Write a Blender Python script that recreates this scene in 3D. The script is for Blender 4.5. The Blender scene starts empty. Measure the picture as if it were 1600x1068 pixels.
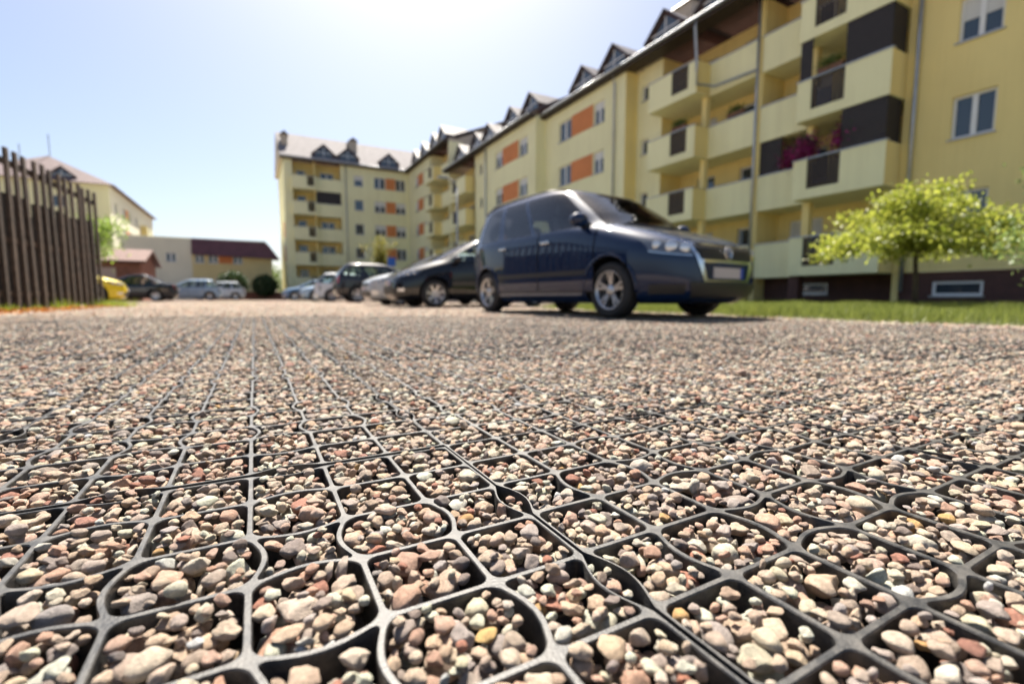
import bpy, bmesh, math, random
import numpy as np
from mathutils import Vector, Matrix, Euler
R = math.radians
SC = bpy.context.scene
COL = SC.collection
rng = np.random.default_rng(11)
random.seed(5)

# ------------------------------------------------------------------ camera, sky, sun, exposure
CAM_H = .24; PITCH = R(5.404); HEAD = R(28.465)          # world +Y runs along the grid and the main facade
cam = bpy.data.objects.new('camera', bpy.data.cameras.new('camera')); COL.objects.link(cam)
cam.location = (0, 0, CAM_H)
cam.rotation_euler = (math.pi/2 - PITCH, 0, -HEAD)
cam.data.sensor_width = 36; cam.data.lens = 36*740/1600
cam.data.clip_start = .02; cam.data.clip_end = 3000
cam.data.dof.use_dof = True; cam.data.dof.focus_distance = .56; cam.data.dof.aperture_fstop = 3.1
SC.camera = cam
SUN_AZ, SUN_EL = R(17), R(56)                             # azimuth measured from +Y towards +X
w = bpy.data.worlds.new('World'); SC.world = w; w.use_nodes = True
nt = w.node_tree; bg = nt.nodes['Background']
sky = nt.nodes.new('ShaderNodeTexSky'); sky.sky_type = 'NISHITA'; sky.sun_disc = False
sky.sun_elevation = SUN_EL; sky.sun_rotation = SUN_AZ
sky.air_density = 0.85; sky.dust_density = 1.8; sky.ozone_density = 0.3; sky.altitude = 0
nt.links.new(sky.outputs[0], bg.inputs[0]); bg.inputs[1].default_value = .050
sl = bpy.data.lights.new('sun', 'SUN'); sl.energy = 5.0; sl.angle = R(.53); sl.color = (1, .93, .82)
sun = bpy.data.objects.new('sun', sl); COL.objects.link(sun)
sd = Vector((math.sin(SUN_AZ)*math.cos(SUN_EL), math.cos(SUN_AZ)*math.cos(SUN_EL), math.sin(SUN_EL)))
sun.rotation_euler = (-sd).to_track_quat('-Z', 'Y').to_euler(); sun.location = (0, 0, 40)
SC.view_settings.view_transform = 'Standard'; SC.view_settings.look = 'None'
SC.view_settings.gamma = 1; SC.view_settings.use_curve_mapping = False
SC.view_settings.exposure = 1.74
SC.cycles.use_denoising = True
SC.cycles.max_bounces = 6; SC.cycles.transparent_max_bounces = 8
FWD = np.array((math.sin(HEAD)*math.cos(PITCH), math.cos(HEAD)*math.cos(PITCH), -math.sin(PITCH)))
RGT = np.array((math.cos(HEAD), -math.sin(HEAD), 0.))

# ------------------------------------------------------------------ materials
MATS = {}
def mat(name, col=(.5,.5,.5), rough=.6, metal=0, noise=0, nscale=6, bump=0, bscale=60, spec=.5, coat=0, trans=0, col2=None, detail=5):
    if name in MATS: return MATS[name]
    m = bpy.data.materials.new(name); m.use_nodes = True; t = m.node_tree; b = t.nodes['Principled BSDF']
    b.inputs['Base Color'].default_value = (*col, 1); b.inputs['Roughness'].default_value = rough
    b.inputs['Metallic'].default_value = metal; b.inputs['Specular IOR Level'].default_value = spec
    b.inputs['Coat Weight'].default_value = coat; b.inputs['Coat Roughness'].default_value = .03
    tc = t.nodes.new('ShaderNodeTexCoord')
    if noise:
        n = t.nodes.new('ShaderNodeTexNoise'); n.inputs['Scale'].default_value = nscale; n.inputs['Detail'].default_value = detail
        r = t.nodes.new('ShaderNodeValToRGB')
        c2 = col2 or tuple(c*(1-noise) for c in col)
        r.color_ramp.elements[0].position = .32; r.color_ramp.elements[1].position = .68
        r.color_ramp.elements[0].color = (*c2, 1); r.color_ramp.elements[1].color = (*[min(1, c*(1+noise*.4)) for c in col], 1)
        t.links.new(tc.outputs['Object'], n.inputs['Vector']); t.links.new(n.outputs['Fac'], r.inputs[0])
        t.links.new(r.outputs[0], b.inputs['Base Color'])
    if bump:
        n2 = t.nodes.new('ShaderNodeTexNoise'); n2.inputs['Scale'].default_value = bscale; n2.inputs['Detail'].default_value = 6
        bp = t.nodes.new('ShaderNodeBump'); bp.inputs['Strength'].default_value = bump; bp.inputs['Distance'].default_value = .02
        t.links.new(tc.outputs['Object'], n2.inputs['Vector']); t.links.new(n2.outputs['Fac'], bp.inputs['Height'])
        t.links.new(bp.outputs[0], b.inputs['Normal'])
    MATS[name] = m; return m
def leaf_mat(name, c1, c2, tr=.45):
    m = bpy.data.materials.new(name); m.use_nodes = True; t = m.node_tree
    out = t.nodes['Material Output']; b = t.nodes['Principled BSDF']; b.inputs['Roughness'].default_value = .5
    g = t.nodes.new('ShaderNodeNewGeometry'); r = t.nodes.new('ShaderNodeValToRGB')
    r.color_ramp.elements[0].color = (*c1, 1); r.color_ramp.elements[1].color = (*c2, 1)
    t.links.new(g.outputs['Random Per Island'], r.inputs[0]); t.links.new(r.outputs[0], b.inputs['Base Color'])
    tl = t.nodes.new('ShaderNodeBsdfTranslucent'); mx = t.nodes.new('ShaderNodeMixShader'); mx.inputs[0].default_value = tr
    t.links.new(r.outputs[0], tl.inputs[0]); t.links.new(b.outputs[0], mx.inputs[1]); t.links.new(tl.outputs[0], mx.inputs[2])
    t.links.new(mx.outputs[0], out.inputs[0]); MATS[name] = m; return m
def glass_mat(name, tint):
    m = bpy.data.materials.new(name); m.use_nodes = True; t = m.node_tree; out = t.nodes['Material Output']
    t.nodes.remove(t.nodes['Principled BSDF'])
    tr = t.nodes.new('ShaderNodeBsdfTransparent'); tr.inputs[0].default_value = (*tint, 1)
    gl = t.nodes.new('ShaderNodeBsdfGlossy'); gl.inputs['Roughness'].default_value = .02
    fr = t.nodes.new('ShaderNodeFresnel'); fr.inputs[0].default_value = 1.8
    mx = t.nodes.new('ShaderNodeMixShader')
    t.links.new(fr.outputs[0], mx.inputs[0]); t.links.new(tr.outputs[0], mx.inputs[1]); t.links.new(gl.outputs[0], mx.inputs[2])
    t.links.new(mx.outputs[0], out.inputs[0]); MATS[name] = m; return m
def render_mat(name, col):
    m = mat(name, col, .88, bump=.18, bscale=90); t = m.node_tree; L = t.links.new; b = t.nodes['Principled BSDF']
    tc = t.nodes.new('ShaderNodeTexCoord'); mp = t.nodes.new('ShaderNodeMapping'); mp.inputs['Scale'].default_value = (2.6, 2.6, .16)
    n1 = t.nodes.new('ShaderNodeTexNoise'); n1.inputs['Scale'].default_value = 1.3; n1.inputs['Detail'].default_value = 7; n1.inputs['Roughness'].default_value = .65
    n2 = t.nodes.new('ShaderNodeTexNoise'); n2.inputs['Scale'].default_value = .45; n2.inputs['Detail'].default_value = 6
    L(tc.outputs['Object'], mp.inputs[0]); L(mp.outputs[0], n1.inputs['Vector']); L(tc.outputs['Object'], n2.inputs['Vector'])
    ad = t.nodes.new('ShaderNodeMath'); ad.operation = 'ADD'; L(n1.outputs['Fac'], ad.inputs[0]); L(n2.outputs['Fac'], ad.inputs[1])
    r = t.nodes.new('ShaderNodeValToRGB'); r.color_ramp.elements[0].position = .36; r.color_ramp.elements[1].position = .58
    r.color_ramp.elements[0].color = (*[c*k for c, k in zip(col, (.90,.89,.88))], 1); r.color_ramp.elements[1].color = (*col, 1)
    ha = t.nodes.new('ShaderNodeMath'); ha.operation = 'MULTIPLY'; ha.inputs[1].default_value = .5; L(ad.outputs[0], ha.inputs[0]); L(ha.outputs[0], r.inputs[0]); L(r.outputs[0], b.inputs['Base Color'])
    return m
def paint(name, col, metal=.35): return mat(name, col, .45, 0, coat=1.0, noise=.06, nscale=400, spec=.05)
PALE = render_mat('pale_yellow_render', (.84,.81,.50))
OCHRE = render_mat('ochre_render', (.85,.69,.29))
ORANGE = mat('orange_panel', (.62,.22,.075), .8, noise=.12, nscale=1.2)
PLINTH = mat('brown_plinth', (.085,.035,.028), .75, noise=.25, nscale=3, bump=.2, bscale=30)
WHITE = mat('white_frame', (.75,.75,.74), .4)
PANE = mat('window_glass', (.035,.05,.065), .04, spec=1.0)
CURT = mat('curtain', (.6,.6,.58), .9)
BROWN = mat('dark_brown_wood', (.035,.022,.017), .6, noise=.35, nscale=8)
SCREEN = mat('dark_screen', (.028,.022,.022), .7, noise=.2, nscale=10)
ZINC = mat('zinc', (.42,.44,.46), .4, .6, noise=.15, nscale=4)
ROOF = mat('brown_roof', (.085,.070,.070), .5, noise=.25, nscale=2.5, bump=.3, bscale=14)
LILAC = mat('lilac_sheet_roof', (.20,.185,.19), .85, spec=.15, noise=.2, nscale=2, bump=.2, bscale=12)
MAROON = mat('maroon_roof', (.13,.05,.055), .5, noise=.25, nscale=2, bump=.2, bscale=12)
CHIM = mat('chimney_render', (.5,.43,.34), .85, noise=.2, nscale=3)
CREAM = mat('cream_render', (.70,.67,.52), .85, noise=.08, nscale=.6)
FWOOD = mat('weathered_brown_fence', (.085,.058,.042), .75, noise=.45, nscale=9, bump=.5, bscale=25)
FDARK = mat('dark_fence_board', (.035,.026,.02), .8, noise=.4, nscale=7, bump=.4, bscale=25)
TYRE = mat('tyre', (.018,.018,.019), .75, noise=.2, nscale=20)
ALLOY = mat('alloy', (.55,.55,.56), .3, .85)
DARK = mat('black_plastic', (.012,.012,.013), .5)
CHROME = mat('chrome', (.75,.75,.74), .12, 1)
LAMP = mat('headlamp', (.62,.64,.66), .12, .5, spec=1, coat=1)
LAMP_DARK = mat('headlamp_housing', (.16,.17,.18), .1, .6, coat=1)
RED = mat('tail_lamp', (.45,.012,.015), .15, coat=1)
PLATE = mat('plate', (.50,.45,.43), .5)
BLUE = mat('blue_band', (.02,.06,.35), .5)
SEAT = mat('seat_cloth', (.05,.05,.055), .9)
BARK = mat('bark', (.09,.065,.045), .9, noise=.4, nscale=14, bump=.6, bscale=30)
AGLASS = glass_mat('car_glass', (.80,.90,.87)); TGLASS = glass_mat('tinted_car_glass', (.40,.42,.46))

def vary(m, lo, hi):                                      # each board weathers a little differently
    t = m.node_tree; b = t.nodes['Principled BSDF']; src = b.inputs['Base Color'].links[0].from_socket
    oi = t.nodes.new('ShaderNodeObjectInfo'); mr = t.nodes.new('ShaderNodeMapRange'); mr.inputs[3].default_value = lo; mr.inputs[4].default_value = hi
    sc = t.nodes.new('ShaderNodeVectorMath'); sc.operation = 'SCALE'; t.links.new(oi.outputs['Random'], mr.inputs[0]); t.links.new(src, sc.inputs[0]); t.links.new(mr.outputs[0], sc.inputs[3]); t.links.new(sc.outputs[0], b.inputs['Base Color'])
vary(FWOOD, .5, 1.15); vary(FDARK, .6, 1.5)
# ------------------------------------------------------------------ mesh helpers
class MB:
    def __init__(s): s.v = []; s.f = []
    def add(s, vs, fs):
        o = len(s.v); s.v += [tuple(p) for p in vs]; s.f += [tuple(i+o for i in f) for f in fs]; return s
    def hexa(s, p): return s.add(p, [(0,3,2,1),(4,5,6,7),(0,1,5,4),(1,2,6,5),(2,3,7,6),(3,0,4,7)])
    def box(s, x0, x1, y0, y1, z0, z1):
        return s.hexa([(x0,y0,z0),(x1,y0,z0),(x1,y1,z0),(x0,y1,z0),(x0,y0,z1),(x1,y0,z1),(x1,y1,z1),(x0,y1,z1)])
    def tube(s, pts, rad, n=10):
        pts = [Vector(p) for p in pts]; rad = rad if isinstance(rad, (list, tuple)) else [rad]*len(pts); rings = []
        for i, p in enumerate(pts):
            d = (pts[min(i+1, len(pts)-1)] - pts[max(i-1, 0)]).normalized()
            a = d.orthogonal().normalized() if abs(d.z) < .95 else Vector((1,0,0)); a = (a - d*a.dot(d)).normalized(); b = d.cross(a)
            rings.append([p + (a*math.cos(2*math.pi*k/n) + b*math.sin(2*math.pi*k/n))*rad[i] for k in range(n)])
        fs = [(i*n+k, i*n+(k+1) % n, (i+1)*n+(k+1) % n, (i+1)*n+k) for i in range(len(pts)-1) for k in range(n)]
        fs += [tuple(range(n))[::-1], tuple((len(pts)-1)*n+k for k in range(n))]
        return s.add([q for r in rings for q in r], fs)
    def grid(s, P):                                     # P: rows of points
        n, m = len(P), len(P[0])
        return s.add([q for r in P for q in r], [(i*m+j, i*m+j+1, (i+1)*m+j+1, (i+1)*m+j) for i in range(n-1) for j in range(m-1)])
    def lathe_y(s, prof, n=40):                         # profile (y, r) around the Y axis
        vs = [(r*math.cos(2*math.pi*k/n), y, r*math.sin(2*math.pi*k/n)) for y, r in prof for k in range(n)]
        return s.add(vs, [(i*n+k, i*n+(k+1) % n, (i+1)*n+(k+1) % n, (i+1)*n+k) for i in range(len(prof)-1) for k in range(n)])
    def build(s, name, m, parent=None, smooth=False, bevel=0, fix=True):
        me = bpy.data.meshes.new(name); me.from_pydata(s.v, [], s.f)
        if fix or bevel:
            b = bmesh.new(); b.from_mesh(me)
            if bevel: bmesh.ops.bevel(b, geom=b.edges[:], offset=bevel, segments=2, affect='EDGES', profile=.6)
            if fix: bmesh.ops.recalc_face_normals(b, faces=b.faces[:])
            b.to_mesh(me); b.free()
        me.materials.append(m)
        if smooth: me.polygons.foreach_set('use_smooth', [True]*len(me.polygons))
        return link(name, me, parent)
def link(name, me, parent=None):
    o = bpy.data.objects.new(name, me); COL.objects.link(o)
    if parent: o.parent = parent
    return o
def thing(name, label, cat, loc=(0,0,0), rz=0, group=None):
    o = bpy.data.objects.new(name, None); COL.objects.link(o); o.location = loc; o.rotation_euler = (0, 0, rz)
    return tag(o, label, cat, group)
def tag(o, label, cat, group=None):
    o['label'] = label; o['category'] = cat
    if group: o['group'] = group
    return o
def box(name, m, parent, *b, bevel=0): return MB().box(*b).build(name, m, parent, bevel=bevel)
def pix_ground(u, v, z=0.):
    x = (u-800)/740; y = (534-v)/740
    up = np.cross(RGT, FWD); r = FWD + x*RGT + y*up; t = (z-CAM_H)/r[2]
    return r[0]*t, r[1]*t

# ------------------------------------------------------------------ ground
def ground_mat():
    m = bpy.data.materials.new('far_gravel'); m.use_nodes = True; t = m.node_tree; b = t.nodes['Principled BSDF']; b.inputs['Roughness'].default_value = 1; b.inputs['Specular IOR Level'].default_value = .08
    tc = t.nodes.new('ShaderNodeTexCoord'); v = t.nodes.new('ShaderNodeTexVoronoi'); v.inputs['Scale'].default_value = 38
    r = t.nodes.new('ShaderNodeValToRGB'); cr = r.color_ramp; cr.elements[0].color = (.14,.10,.08,1); cr.elements[1].color = (.32,.265,.22,1)
    e = cr.elements.new(.5); e.color = (.245,.185,.15,1)
    sp = t.nodes.new('ShaderNodeSeparateColor'); n = t.nodes.new('ShaderNodeTexNoise'); n.inputs['Scale'].default_value = .6
    mx = t.nodes.new('ShaderNodeMix'); mx.data_type = 'RGBA'; mx.blend_type = 'MULTIPLY'; mx.inputs[0].default_value = .5
    bp = t.nodes.new('ShaderNodeBump'); bp.inputs['Distance'].default_value = .02; bp.invert = True
    L = t.links.new
    L(tc.outputs['Object'], v.inputs['Vector']); L(tc.outputs['Object'], n.inputs['Vector'])
    L(v.outputs['Color'], sp.inputs[0]); L(sp.outputs[0], r.inputs[0]); L(r.outputs[0], mx.inputs[6]); L(n.outputs['Color'], mx.inputs[7])
    L(mx.outputs[2], b.inputs['Base Color']); L(v.outputs['Distance'], bp.inputs['Height']); L(bp.outputs[0], b.inputs['Normal'])
    return m
GM = ground_mat()
SOIL = mat('dark_soil', (.22,.18,.14), .95, noise=.4, nscale=40, bump=.5, bscale=200)
ground = MB().add([(-900,-900,-.055),(900,-900,-.055),(900,1500,-.055),(-900,1500,-.055)], [(0,1,2,3)]).build('gravel_ground', SOIL, fix=False)
ground['kind'] = 'structure'
lot = MB().add([(-60,15.0,-.012),(60,15.0,-.012),(60,80,-.012),(-60,80,-.012)], [(0,1,2,3)]).build('car_park_surface', GM, fix=False)
lot['kind'] = 'structure'
LAWN = mat('lawn_soil', (.06,.075,.022), .95, noise=.5, nscale=5, col2=(.045,.04,.02))
def lawn_edge(y): return 5.35 + .10*math.sin(y*1.7) + .06*math.sin(y*4.3+1)
lv, lf = [], []
ys = np.linspace(-14, 9.0, 70)
for i, y in enumerate(ys):
    for x in (lawn_edge(y), lawn_edge(y)+.25, 22): lv.append((x, y, -.05 if x < lawn_edge(y)+.1 else .02))
for i in range(len(ys)-1):
    for k in range(2): lf.append((i*3+k, i*3+k+1, i*3+k+4, i*3+k+3))
o = MB().add(lv, lf).build('lawn', LAWN, fix=True); o['kind'] = 'structure'
o = MB().add([(8.6,9.0,.02),(22,9.0,.02),(22,55.5,.02),(8.6,55.5,.02),(8.6,9.0,-.05),(8.6,55.5,-.05)], [(0,1,2,3),(4,0,3,5)]).build('lawn', LAWN, fix=False); o['kind'] = 'structure'
o = box('kerb', mat('kerb_concrete', (.32,.30,.28), .9, noise=.2, nscale=8), None, 8.45, 8.6, 9.0, 55, -.05, .10, bevel=.01); o['kind'] = 'structure'

# ------------------------------------------------------------------ buildings
FL = [1.2 + 2.65*k for k in range(6)]
def PX(xf): return lambda u, z, d=0: (xf+d, u, z)        # facade facing -X
def PY(yf): return lambda u, z, d=0: (u, yf+d, z)        # facade facing -Y
def PXp(xf): return lambda u, z, d=0: (xf-d, u, z)       # facade facing +X
def pbox(mb, P, u0, u1, z0, z1, d0, d1):
    return mb.hexa([P(u0,z0,d0),P(u1,z0,d0),P(u1,z0,d1),P(u0,z0,d1),P(u0,z1,d0),P(u1,z1,d0),P(u1,z1,d1),P(u0,z1,d1)])
def wall(parent, P, u0, u1, z0, z1, ops, m, depth=.16, name='wall'):
    us = sorted({u0, u1, *[o[0] for o in ops], *[o[1] for o in ops]}); zs = sorted({z0, z1, *[o[2] for o in ops], *[o[3] for o in ops]})
    mb = MB()
    for a, b in zip(us, us[1:]):
        for c, d in zip(zs, zs[1:]):
            if any(o[0] <= a+1e-6 and o[1] >= b-1e-6 and o[2] <= c+1e-6 and o[3] >= d-1e-6 for o in ops): continue
            mb.add([P(a,c),P(b,c),P(b,d),P(a,d)], [(0,1,2,3)])
    for a, b, c, d in ops:
        mb.add([P(a,c),P(b,c),P(b,d),P(a,d),P(a,c,depth),P(b,c,depth),P(b,d,depth),P(a,d,depth)], [(0,1,5,4),(1,2,6,5),(2,3,7,6),(3,0,4,7)])
    for a in (u0+.003, u1-.003): mb.add([P(a,z0),P(a,z1),P(a,z1,.4),P(a,z0,.4)], [(0,1,2,3)])
    return mb.build(name, m, parent, fix=False)
def window(parent, P, u0, u1, z0, z1, depth=.10, mull=1, frame=WHITE, blind=0.):
    f = .07; mb = MB(); a, b = depth, depth+.06
    pbox(mb, P, u0, u1, z0, z0+f, a, b); pbox(mb, P, u0, u1, z1-f, z1, a, b)
    pbox(mb, P, u0, u0+f, z0+f, z1-f, a, b); pbox(mb, P, u1-f, u1, z0+f, z1-f, a, b)
    for k in range(mull):
        c = u0+(u1-u0)*(k+1)/(mull+1); pbox(mb, P, c-.06, c+.06, z0+f, z1-f, a-.005, b)
    fr = mb.build('window', frame, parent)
    MB().add([P(u0+f,z0+f,b-.02),P(u1-f,z0+f,b-.02),P(u1-f,z1-f,b-.02),P(u0+f,z1-f,b-.02)], [(0,1,2,3)]).build('pane', PANE, fr, fix=False)
    if blind: pbox(MB(), P, u0+f, u1-f, z1-f-(z1-z0)*blind, z1-f, b-.035, b-.024).build('blind', CURT, fr)
    mb = MB(); pbox(mb, P, u0-.05, u1+.05, z0-.04, z0-.004, -.06, depth); mb.build('sill', ZINC, fr)
    return fr
def balcony(parent, P, u0, u1, z, proj, rail=None, top=1.12, side_m=OCHRE, back=.0):
    """parapet in front at depth 0, returning to depth proj; rail=(ua,ub) opening filled with dark slats"""
    mb = MB(); t = .12
    segs = [(u0,u1)] if not rail else [(u0,rail[0]),(rail[1],u1)]
    pbox(mb, P, u0, u1, z-.2, z+.02, 0, proj+back)
    for a, b in segs: pbox(mb, P, a, b, z+.02, z+top, 0, t)
    if rail: pbox(mb, P, rail[0], rail[1], z+.02, z+.12, .002, t-.002)
    bal = mb.build('balcony', PALE, parent)
    if proj > .3:
        for a, b in ((u0, u0+t),(u1-t, u1)): pbox(MB(), P, a+(.003 if a > u0 else -.003), b+(.003 if a > u0 else -.003), z-.19, z+top-.004, t*.02+.004, proj).build('side_parapet', side_m, bal)
    mb = MB(); pbox(mb, P, u0-.03, u1+.03, z+top, z+top+.04, -.03, t+.03); mb.build('coping', ZINC, bal)
    if rail:
        mb = MB(); n = int((rail[1]-rail[0])/.11)
        for k in range(n):
            a = rail[0]+(k+.12)*(rail[1]-rail[0])/n; pbox(mb, P, a, a+.085, z+.13, z+top-.03, .03, .055)
        mb.build('railing', BROWN, bal)
    return bal
def downpipe(parent, pts): return MB().tube(pts, .055, 10).build('downpipe', ZINC, parent, smooth=True)
def dormer(parent, P, uc, z, w=2.1, d0=.55):
    mb = MB(); h = w/2
    pts = [(uc-h, z),(uc+h, z),(uc+h, z+.55),(uc, z+1.45),(uc-h, z+.55)]
    fr = [P(u, zz, d0) for u, zz in pts]; bk = [P(u, zz, d0+3.2) for u, zz in pts]
    mb.add(fr+bk, [(0,1,2,3,4),(5,6,7,8,9)]+[(i,(i+1) % 5,5+(i+1) % 5,5+i) for i in range(5)])
    d = mb.build('dormer', PLINTH, parent)
    mb = MB()
    for s in (-1, 1):
        a = [P(uc, z+1.53, d0-.22), P(uc+s*(h+.2), z+.45, d0-.22), P(uc+s*(h+.2), z+.45, d0+3.3), P(uc, z+1.53, d0+3.3)]
        b = [P(uc, z+1.43, d0-.22), P(uc+s*(h+.2), z+.35, d0-.22), P(uc+s*(h+.2), z+.35, d0+3.3), P(uc, z+1.43, d0+3.3)]
        mb.hexa(a+b)
    mb.build('dormer_roof', ROOF, d)
    mb = MB(); mb.add([P(uc-.86, z+.06, d0-.03),P(uc+.86, z+.06, d0-.03),P(uc+.86, z+.55, d0-.03),P(uc, z+1.27, d0-.03),P(uc-.86, z+.55, d0-.03)], [(0,1,2,3,4)])
    mb.build('pane', PANE, d, fix=False)
    mb = MB(); pbox(mb, P, uc-.03, uc+.03, z+.06, z+1.2, d0-.06, d0-.032); pbox(mb, P, uc-.86, uc+.86, z+.58, z+.64, d0-.06, d0-.034); pbox(mb, P, uc-.88, uc+.88, z+.02, z+.08, d0-.06, d0-.034)
    mb.build('frame', WHITE, d)
    return d
def gable_roof(parent, P, u0, u1, ze, over, run, slope, m, name='roof'):
    zr = ze + (run+over)*math.tan(slope); t = .16
    mb = MB()
    mb.hexa([P(u0,ze,-over),P(u1,ze,-over),P(u1,zr,run),P(u0,zr,run),P(u0,ze+t,-over),P(u1,ze+t,-over),P(u1,zr+t,run),P(u0,zr+t,run)])
    mb.hexa([P(u0,zr,run),P(u1,zr,run),P(u1,ze,2*run+over),P(u0,ze,2*run+over),P(u0,zr+t,run),P(u1,zr+t,run),P(u1,ze+t,2*run+over),P(u0,ze+t,2*run+over)])
    r = mb.build(name, m, parent)
    mb = MB()                                              # the gable ends, wall under the slope
    for a, b in ((u0+.02, u0+.3), (u1-.3, u1-.02)):
        fr = [P(a,ze-.1,0),P(a,ze-.1,2*run),P(a,zr-.16,run)]; bk = [P(b,ze-.1,0),P(b,ze-.1,2*run),P(b,zr-.16,run)]
        mb.add(fr+bk, [(0,1,2),(3,5,4),(0,3,4,1),(1,4,5,2),(2,5,3,0)])
    mb.build('gable_wall', CHIM, r)
    mb = MB(); mb.tube([P(u0, ze+.04, -over-.07), P(u1, ze+.04, -over-.07)], .075, 10); mb.build('gutter', ZINC, r, smooth=True)
    mb = MB(); pbox(mb, P, u0, u1, ze-.14, ze-.004, -over+.02, 0.1); mb.build('soffit', BROWN, r)
    return r
def chimney(parent, x, y, z0, z1, w=.7):
    c = box('chimney', CHIM, parent, x-w/2, x+w/2, y-w, y+w, z0, z1)
    mb = MB(); a = w/2+.12; b = w+.12
    mb.add([(x-a,y-b,z1+.002),(x+a,y-b,z1+.002),(x+a,y+b,z1+.002),(x-a,y+b,z1+.002),(x,y-b,z1+.4),(x,y+b,z1+.4)], [(0,1,2,3),(0,4,5,3),(1,2,5,4),(0,1,4),(3,5,2)])
    mb.build('cap', ROOF, c); return c

# --- four storey block along the car park
EAVE = 11.75
A = thing('apartment_block', 'long four storey yellow apartment block with orange panels beside the lawn', 'building', (17.9, 20, 0))
A.location = (0,0,0)
def plinth(parent, P, u0, u1, ops=()): return wall(parent, P, u0, u1, -.1, 1.0, list(ops), PLINTH, .12, 'plinth')
P0 = PX(17.9)
# right hand flat wall, in ochre
ops = [(5.5, 6.45, FL[k]+.9, FL[k]+2.08) for k in range(4)]
ops2 = [(1.0, 2.4, FL[k]+.9, FL[k]+2.08) for k in range(4)] + [(-4.5, -3.1, FL[k]+.9, FL[k]+2.08) for k in range(4)]
wall(A, P0, -8, 7.62, 1.0, EAVE, ops+ops2, OCHRE)
for k, q in enumerate(ops+ops2): window(A, P0, *q, blind=(.45 if k in (2, 3, 6) else 0))
bo = [(5.45, 6.6, .28, .70), (.9, 2.1, .28, .70)]
plinth(A, PX(17.98), -8, 7.62, bo)
for q in bo: window(A, PX(17.98), *q, depth=.03, mull=0)
# loggia between 7.62 and 17.68
PB = PX(17.0)
BK = PX(19.3)
wall(A, BK, 7.62, 17.68, 0.0, EAVE, [q for k in range(4) for q in ((8.3,9.3,FL[k]+.05,FL[k]+2.1),(10.6,11.9,FL[k]+.85,FL[k]+2.1),(13.0,14.3,FL[k]+.85,FL[k]+2.1),(15.6,16.6,FL[k]+.05,FL[k]+2.1))], OCHRE)
for k in range(4):
    for (a, b, c, mu) in ((8.3,9.3,.05,0),(10.6,11.9,.85,1),(13.0,14.3,.85,1),(15.6,16.6,.05,0)):
        window(A, BK, a, b, FL[k]+c, FL[k]+2.1, mull=mu, blind=random.choice((0,0,.5,.3)))
for y0, y1 in ((7.45,7.62),(12.4,12.62),(17.67,17.85)): MB().box(17.92, 19.35, y0, y1, 0, EAVE-.003).build('loggia_wall', OCHRE, A)
for k in range(4):
    z = FL[k]
    balcony(A, PB, 7.63, 10.45, z, .9, (8.92, 9.98) if k < 3 else (9.0, 9.98), back=1.4)
    balcony(A, PB, 14.85, 17.66, z, .9, (15.3, 16.25), back=1.4)
    balcony(A, PX(17.85), 10.455, 12.40, z, 0, None, back=1.45); balcony(A, PX(17.85), 12.62, 14.845, z, 0, None, back=1.45)
    if k < 3:
        for y in (10.25, 14.9): box('pillar', OCHRE, A, 17.75, 18.0, y, y+.25, z+1.17, z+2.44)
for y in (10.25, 14.9):
    box('pillar', PLINTH, A, 17.15, 17.5, y-.1, y+.25, -.1, .99)
wall(A, PX(18.6), 7.62, 17.68, -.1, 1.0, [(9.9,10.9,.35,.75),(13.2,14.2,.35,.75)], PLINTH, .1, 'plinth')
for a, b in ((9.9,10.9),(13.2,14.2)): window(A, PX(18.6), a, b, .35, .75, depth=.03, mull=0)
# slatted privacy screens on the near stack
def screen(u0, u1, z0, z1, P, side=None):
    mb = MB(); n = max(3, int((z1-z0)/.12))
    for i in range(n): pbox(mb, P, u0, u1, z0+(z1-z0)*i/n+.008, z0+(z1-z0)*(i+1)/n, .03, .05)
    if side:
        for i in range(n): mb.box(P(u0,0,.055)[0], P(u0,0,.88)[0], u0, u0+.02, z0+(z1-z0)*i/n+.008, z0+(z1-z0)*(i+1)/n)
    return mb.build('privacy_screen', SCREEN, A)
for k in (1, 2): screen(7.68, 8.95, FL[k]+1.17, FL[k]+2.44, PB, True)
screen(10.0, 10.4, FL[2]+1.17, FL[2]+2.44, PB); screen(11.5, 12.36, FL[1]+1.17, FL[1]+2.42, PX(17.87))
downpipe(A, [(17.78,7.32,EAVE),(17.78,7.32,.4)])
downpipe(A, [(17.72,12.51,EAVE),(17.72,12.51,.2)])
downpipe(A, [(16.6,14.6,EAVE),(16.7,14.75,EAVE-.3),(16.92,14.80,FL[3]+.9),(16.95,14.78,FL[3]+.1),(17.6,14.4,FL[3]+.0),(17.74,12.6,FL[3]-.05)])
# small-window strip
Pc = P0
ops = [(18.5, 19.05, FL[k]+1.0, FL[k]+1.75) for k in range(4)]
wall(A, Pc, 17.68, 19.4, 1.0, EAVE, ops, PALE)
for q in ops: window(A, Pc, *q, mull=0)
plinth(A, PX(17.97), 17.68, 19.4)
def orange_bay(parent, P, ua, ub, uc, ud, y0, y1, floors, ze, zoff=.58):
    ops = [q for k in floors for q in ((ua,ub,FL[k]+zoff,FL[k]+zoff+1.2),(uc,ud,FL[k]+zoff,FL[k]+zoff+1.2))]
    wall(parent, P, y0, y1, 1.0, ze, ops, PALE)
    for i, q in enumerate(ops): window(parent, P, *q, mull=1, blind=random.choice((0,.3,.6,0)))
    for k in floors:
        mb = MB(); pbox(mb, P, ub+.02, uc-.02, FL[k]+zoff, FL[k]+zoff+1.2, -.012, .01); mb.build('orange_panel', ORANGE, parent)
Pd = PX(17.1)
orange_bay(A, Pd, 21.05, 22.0, 24.1, 25.45, 19.4, 27, range(4), EAVE)
box('return_wall', OCHRE, A, 17.105, 18.2, 19.38, 19.5, 1.0, EAVE-.003)
plinth(A, PX(17.16), 19.4, 27)
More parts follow.
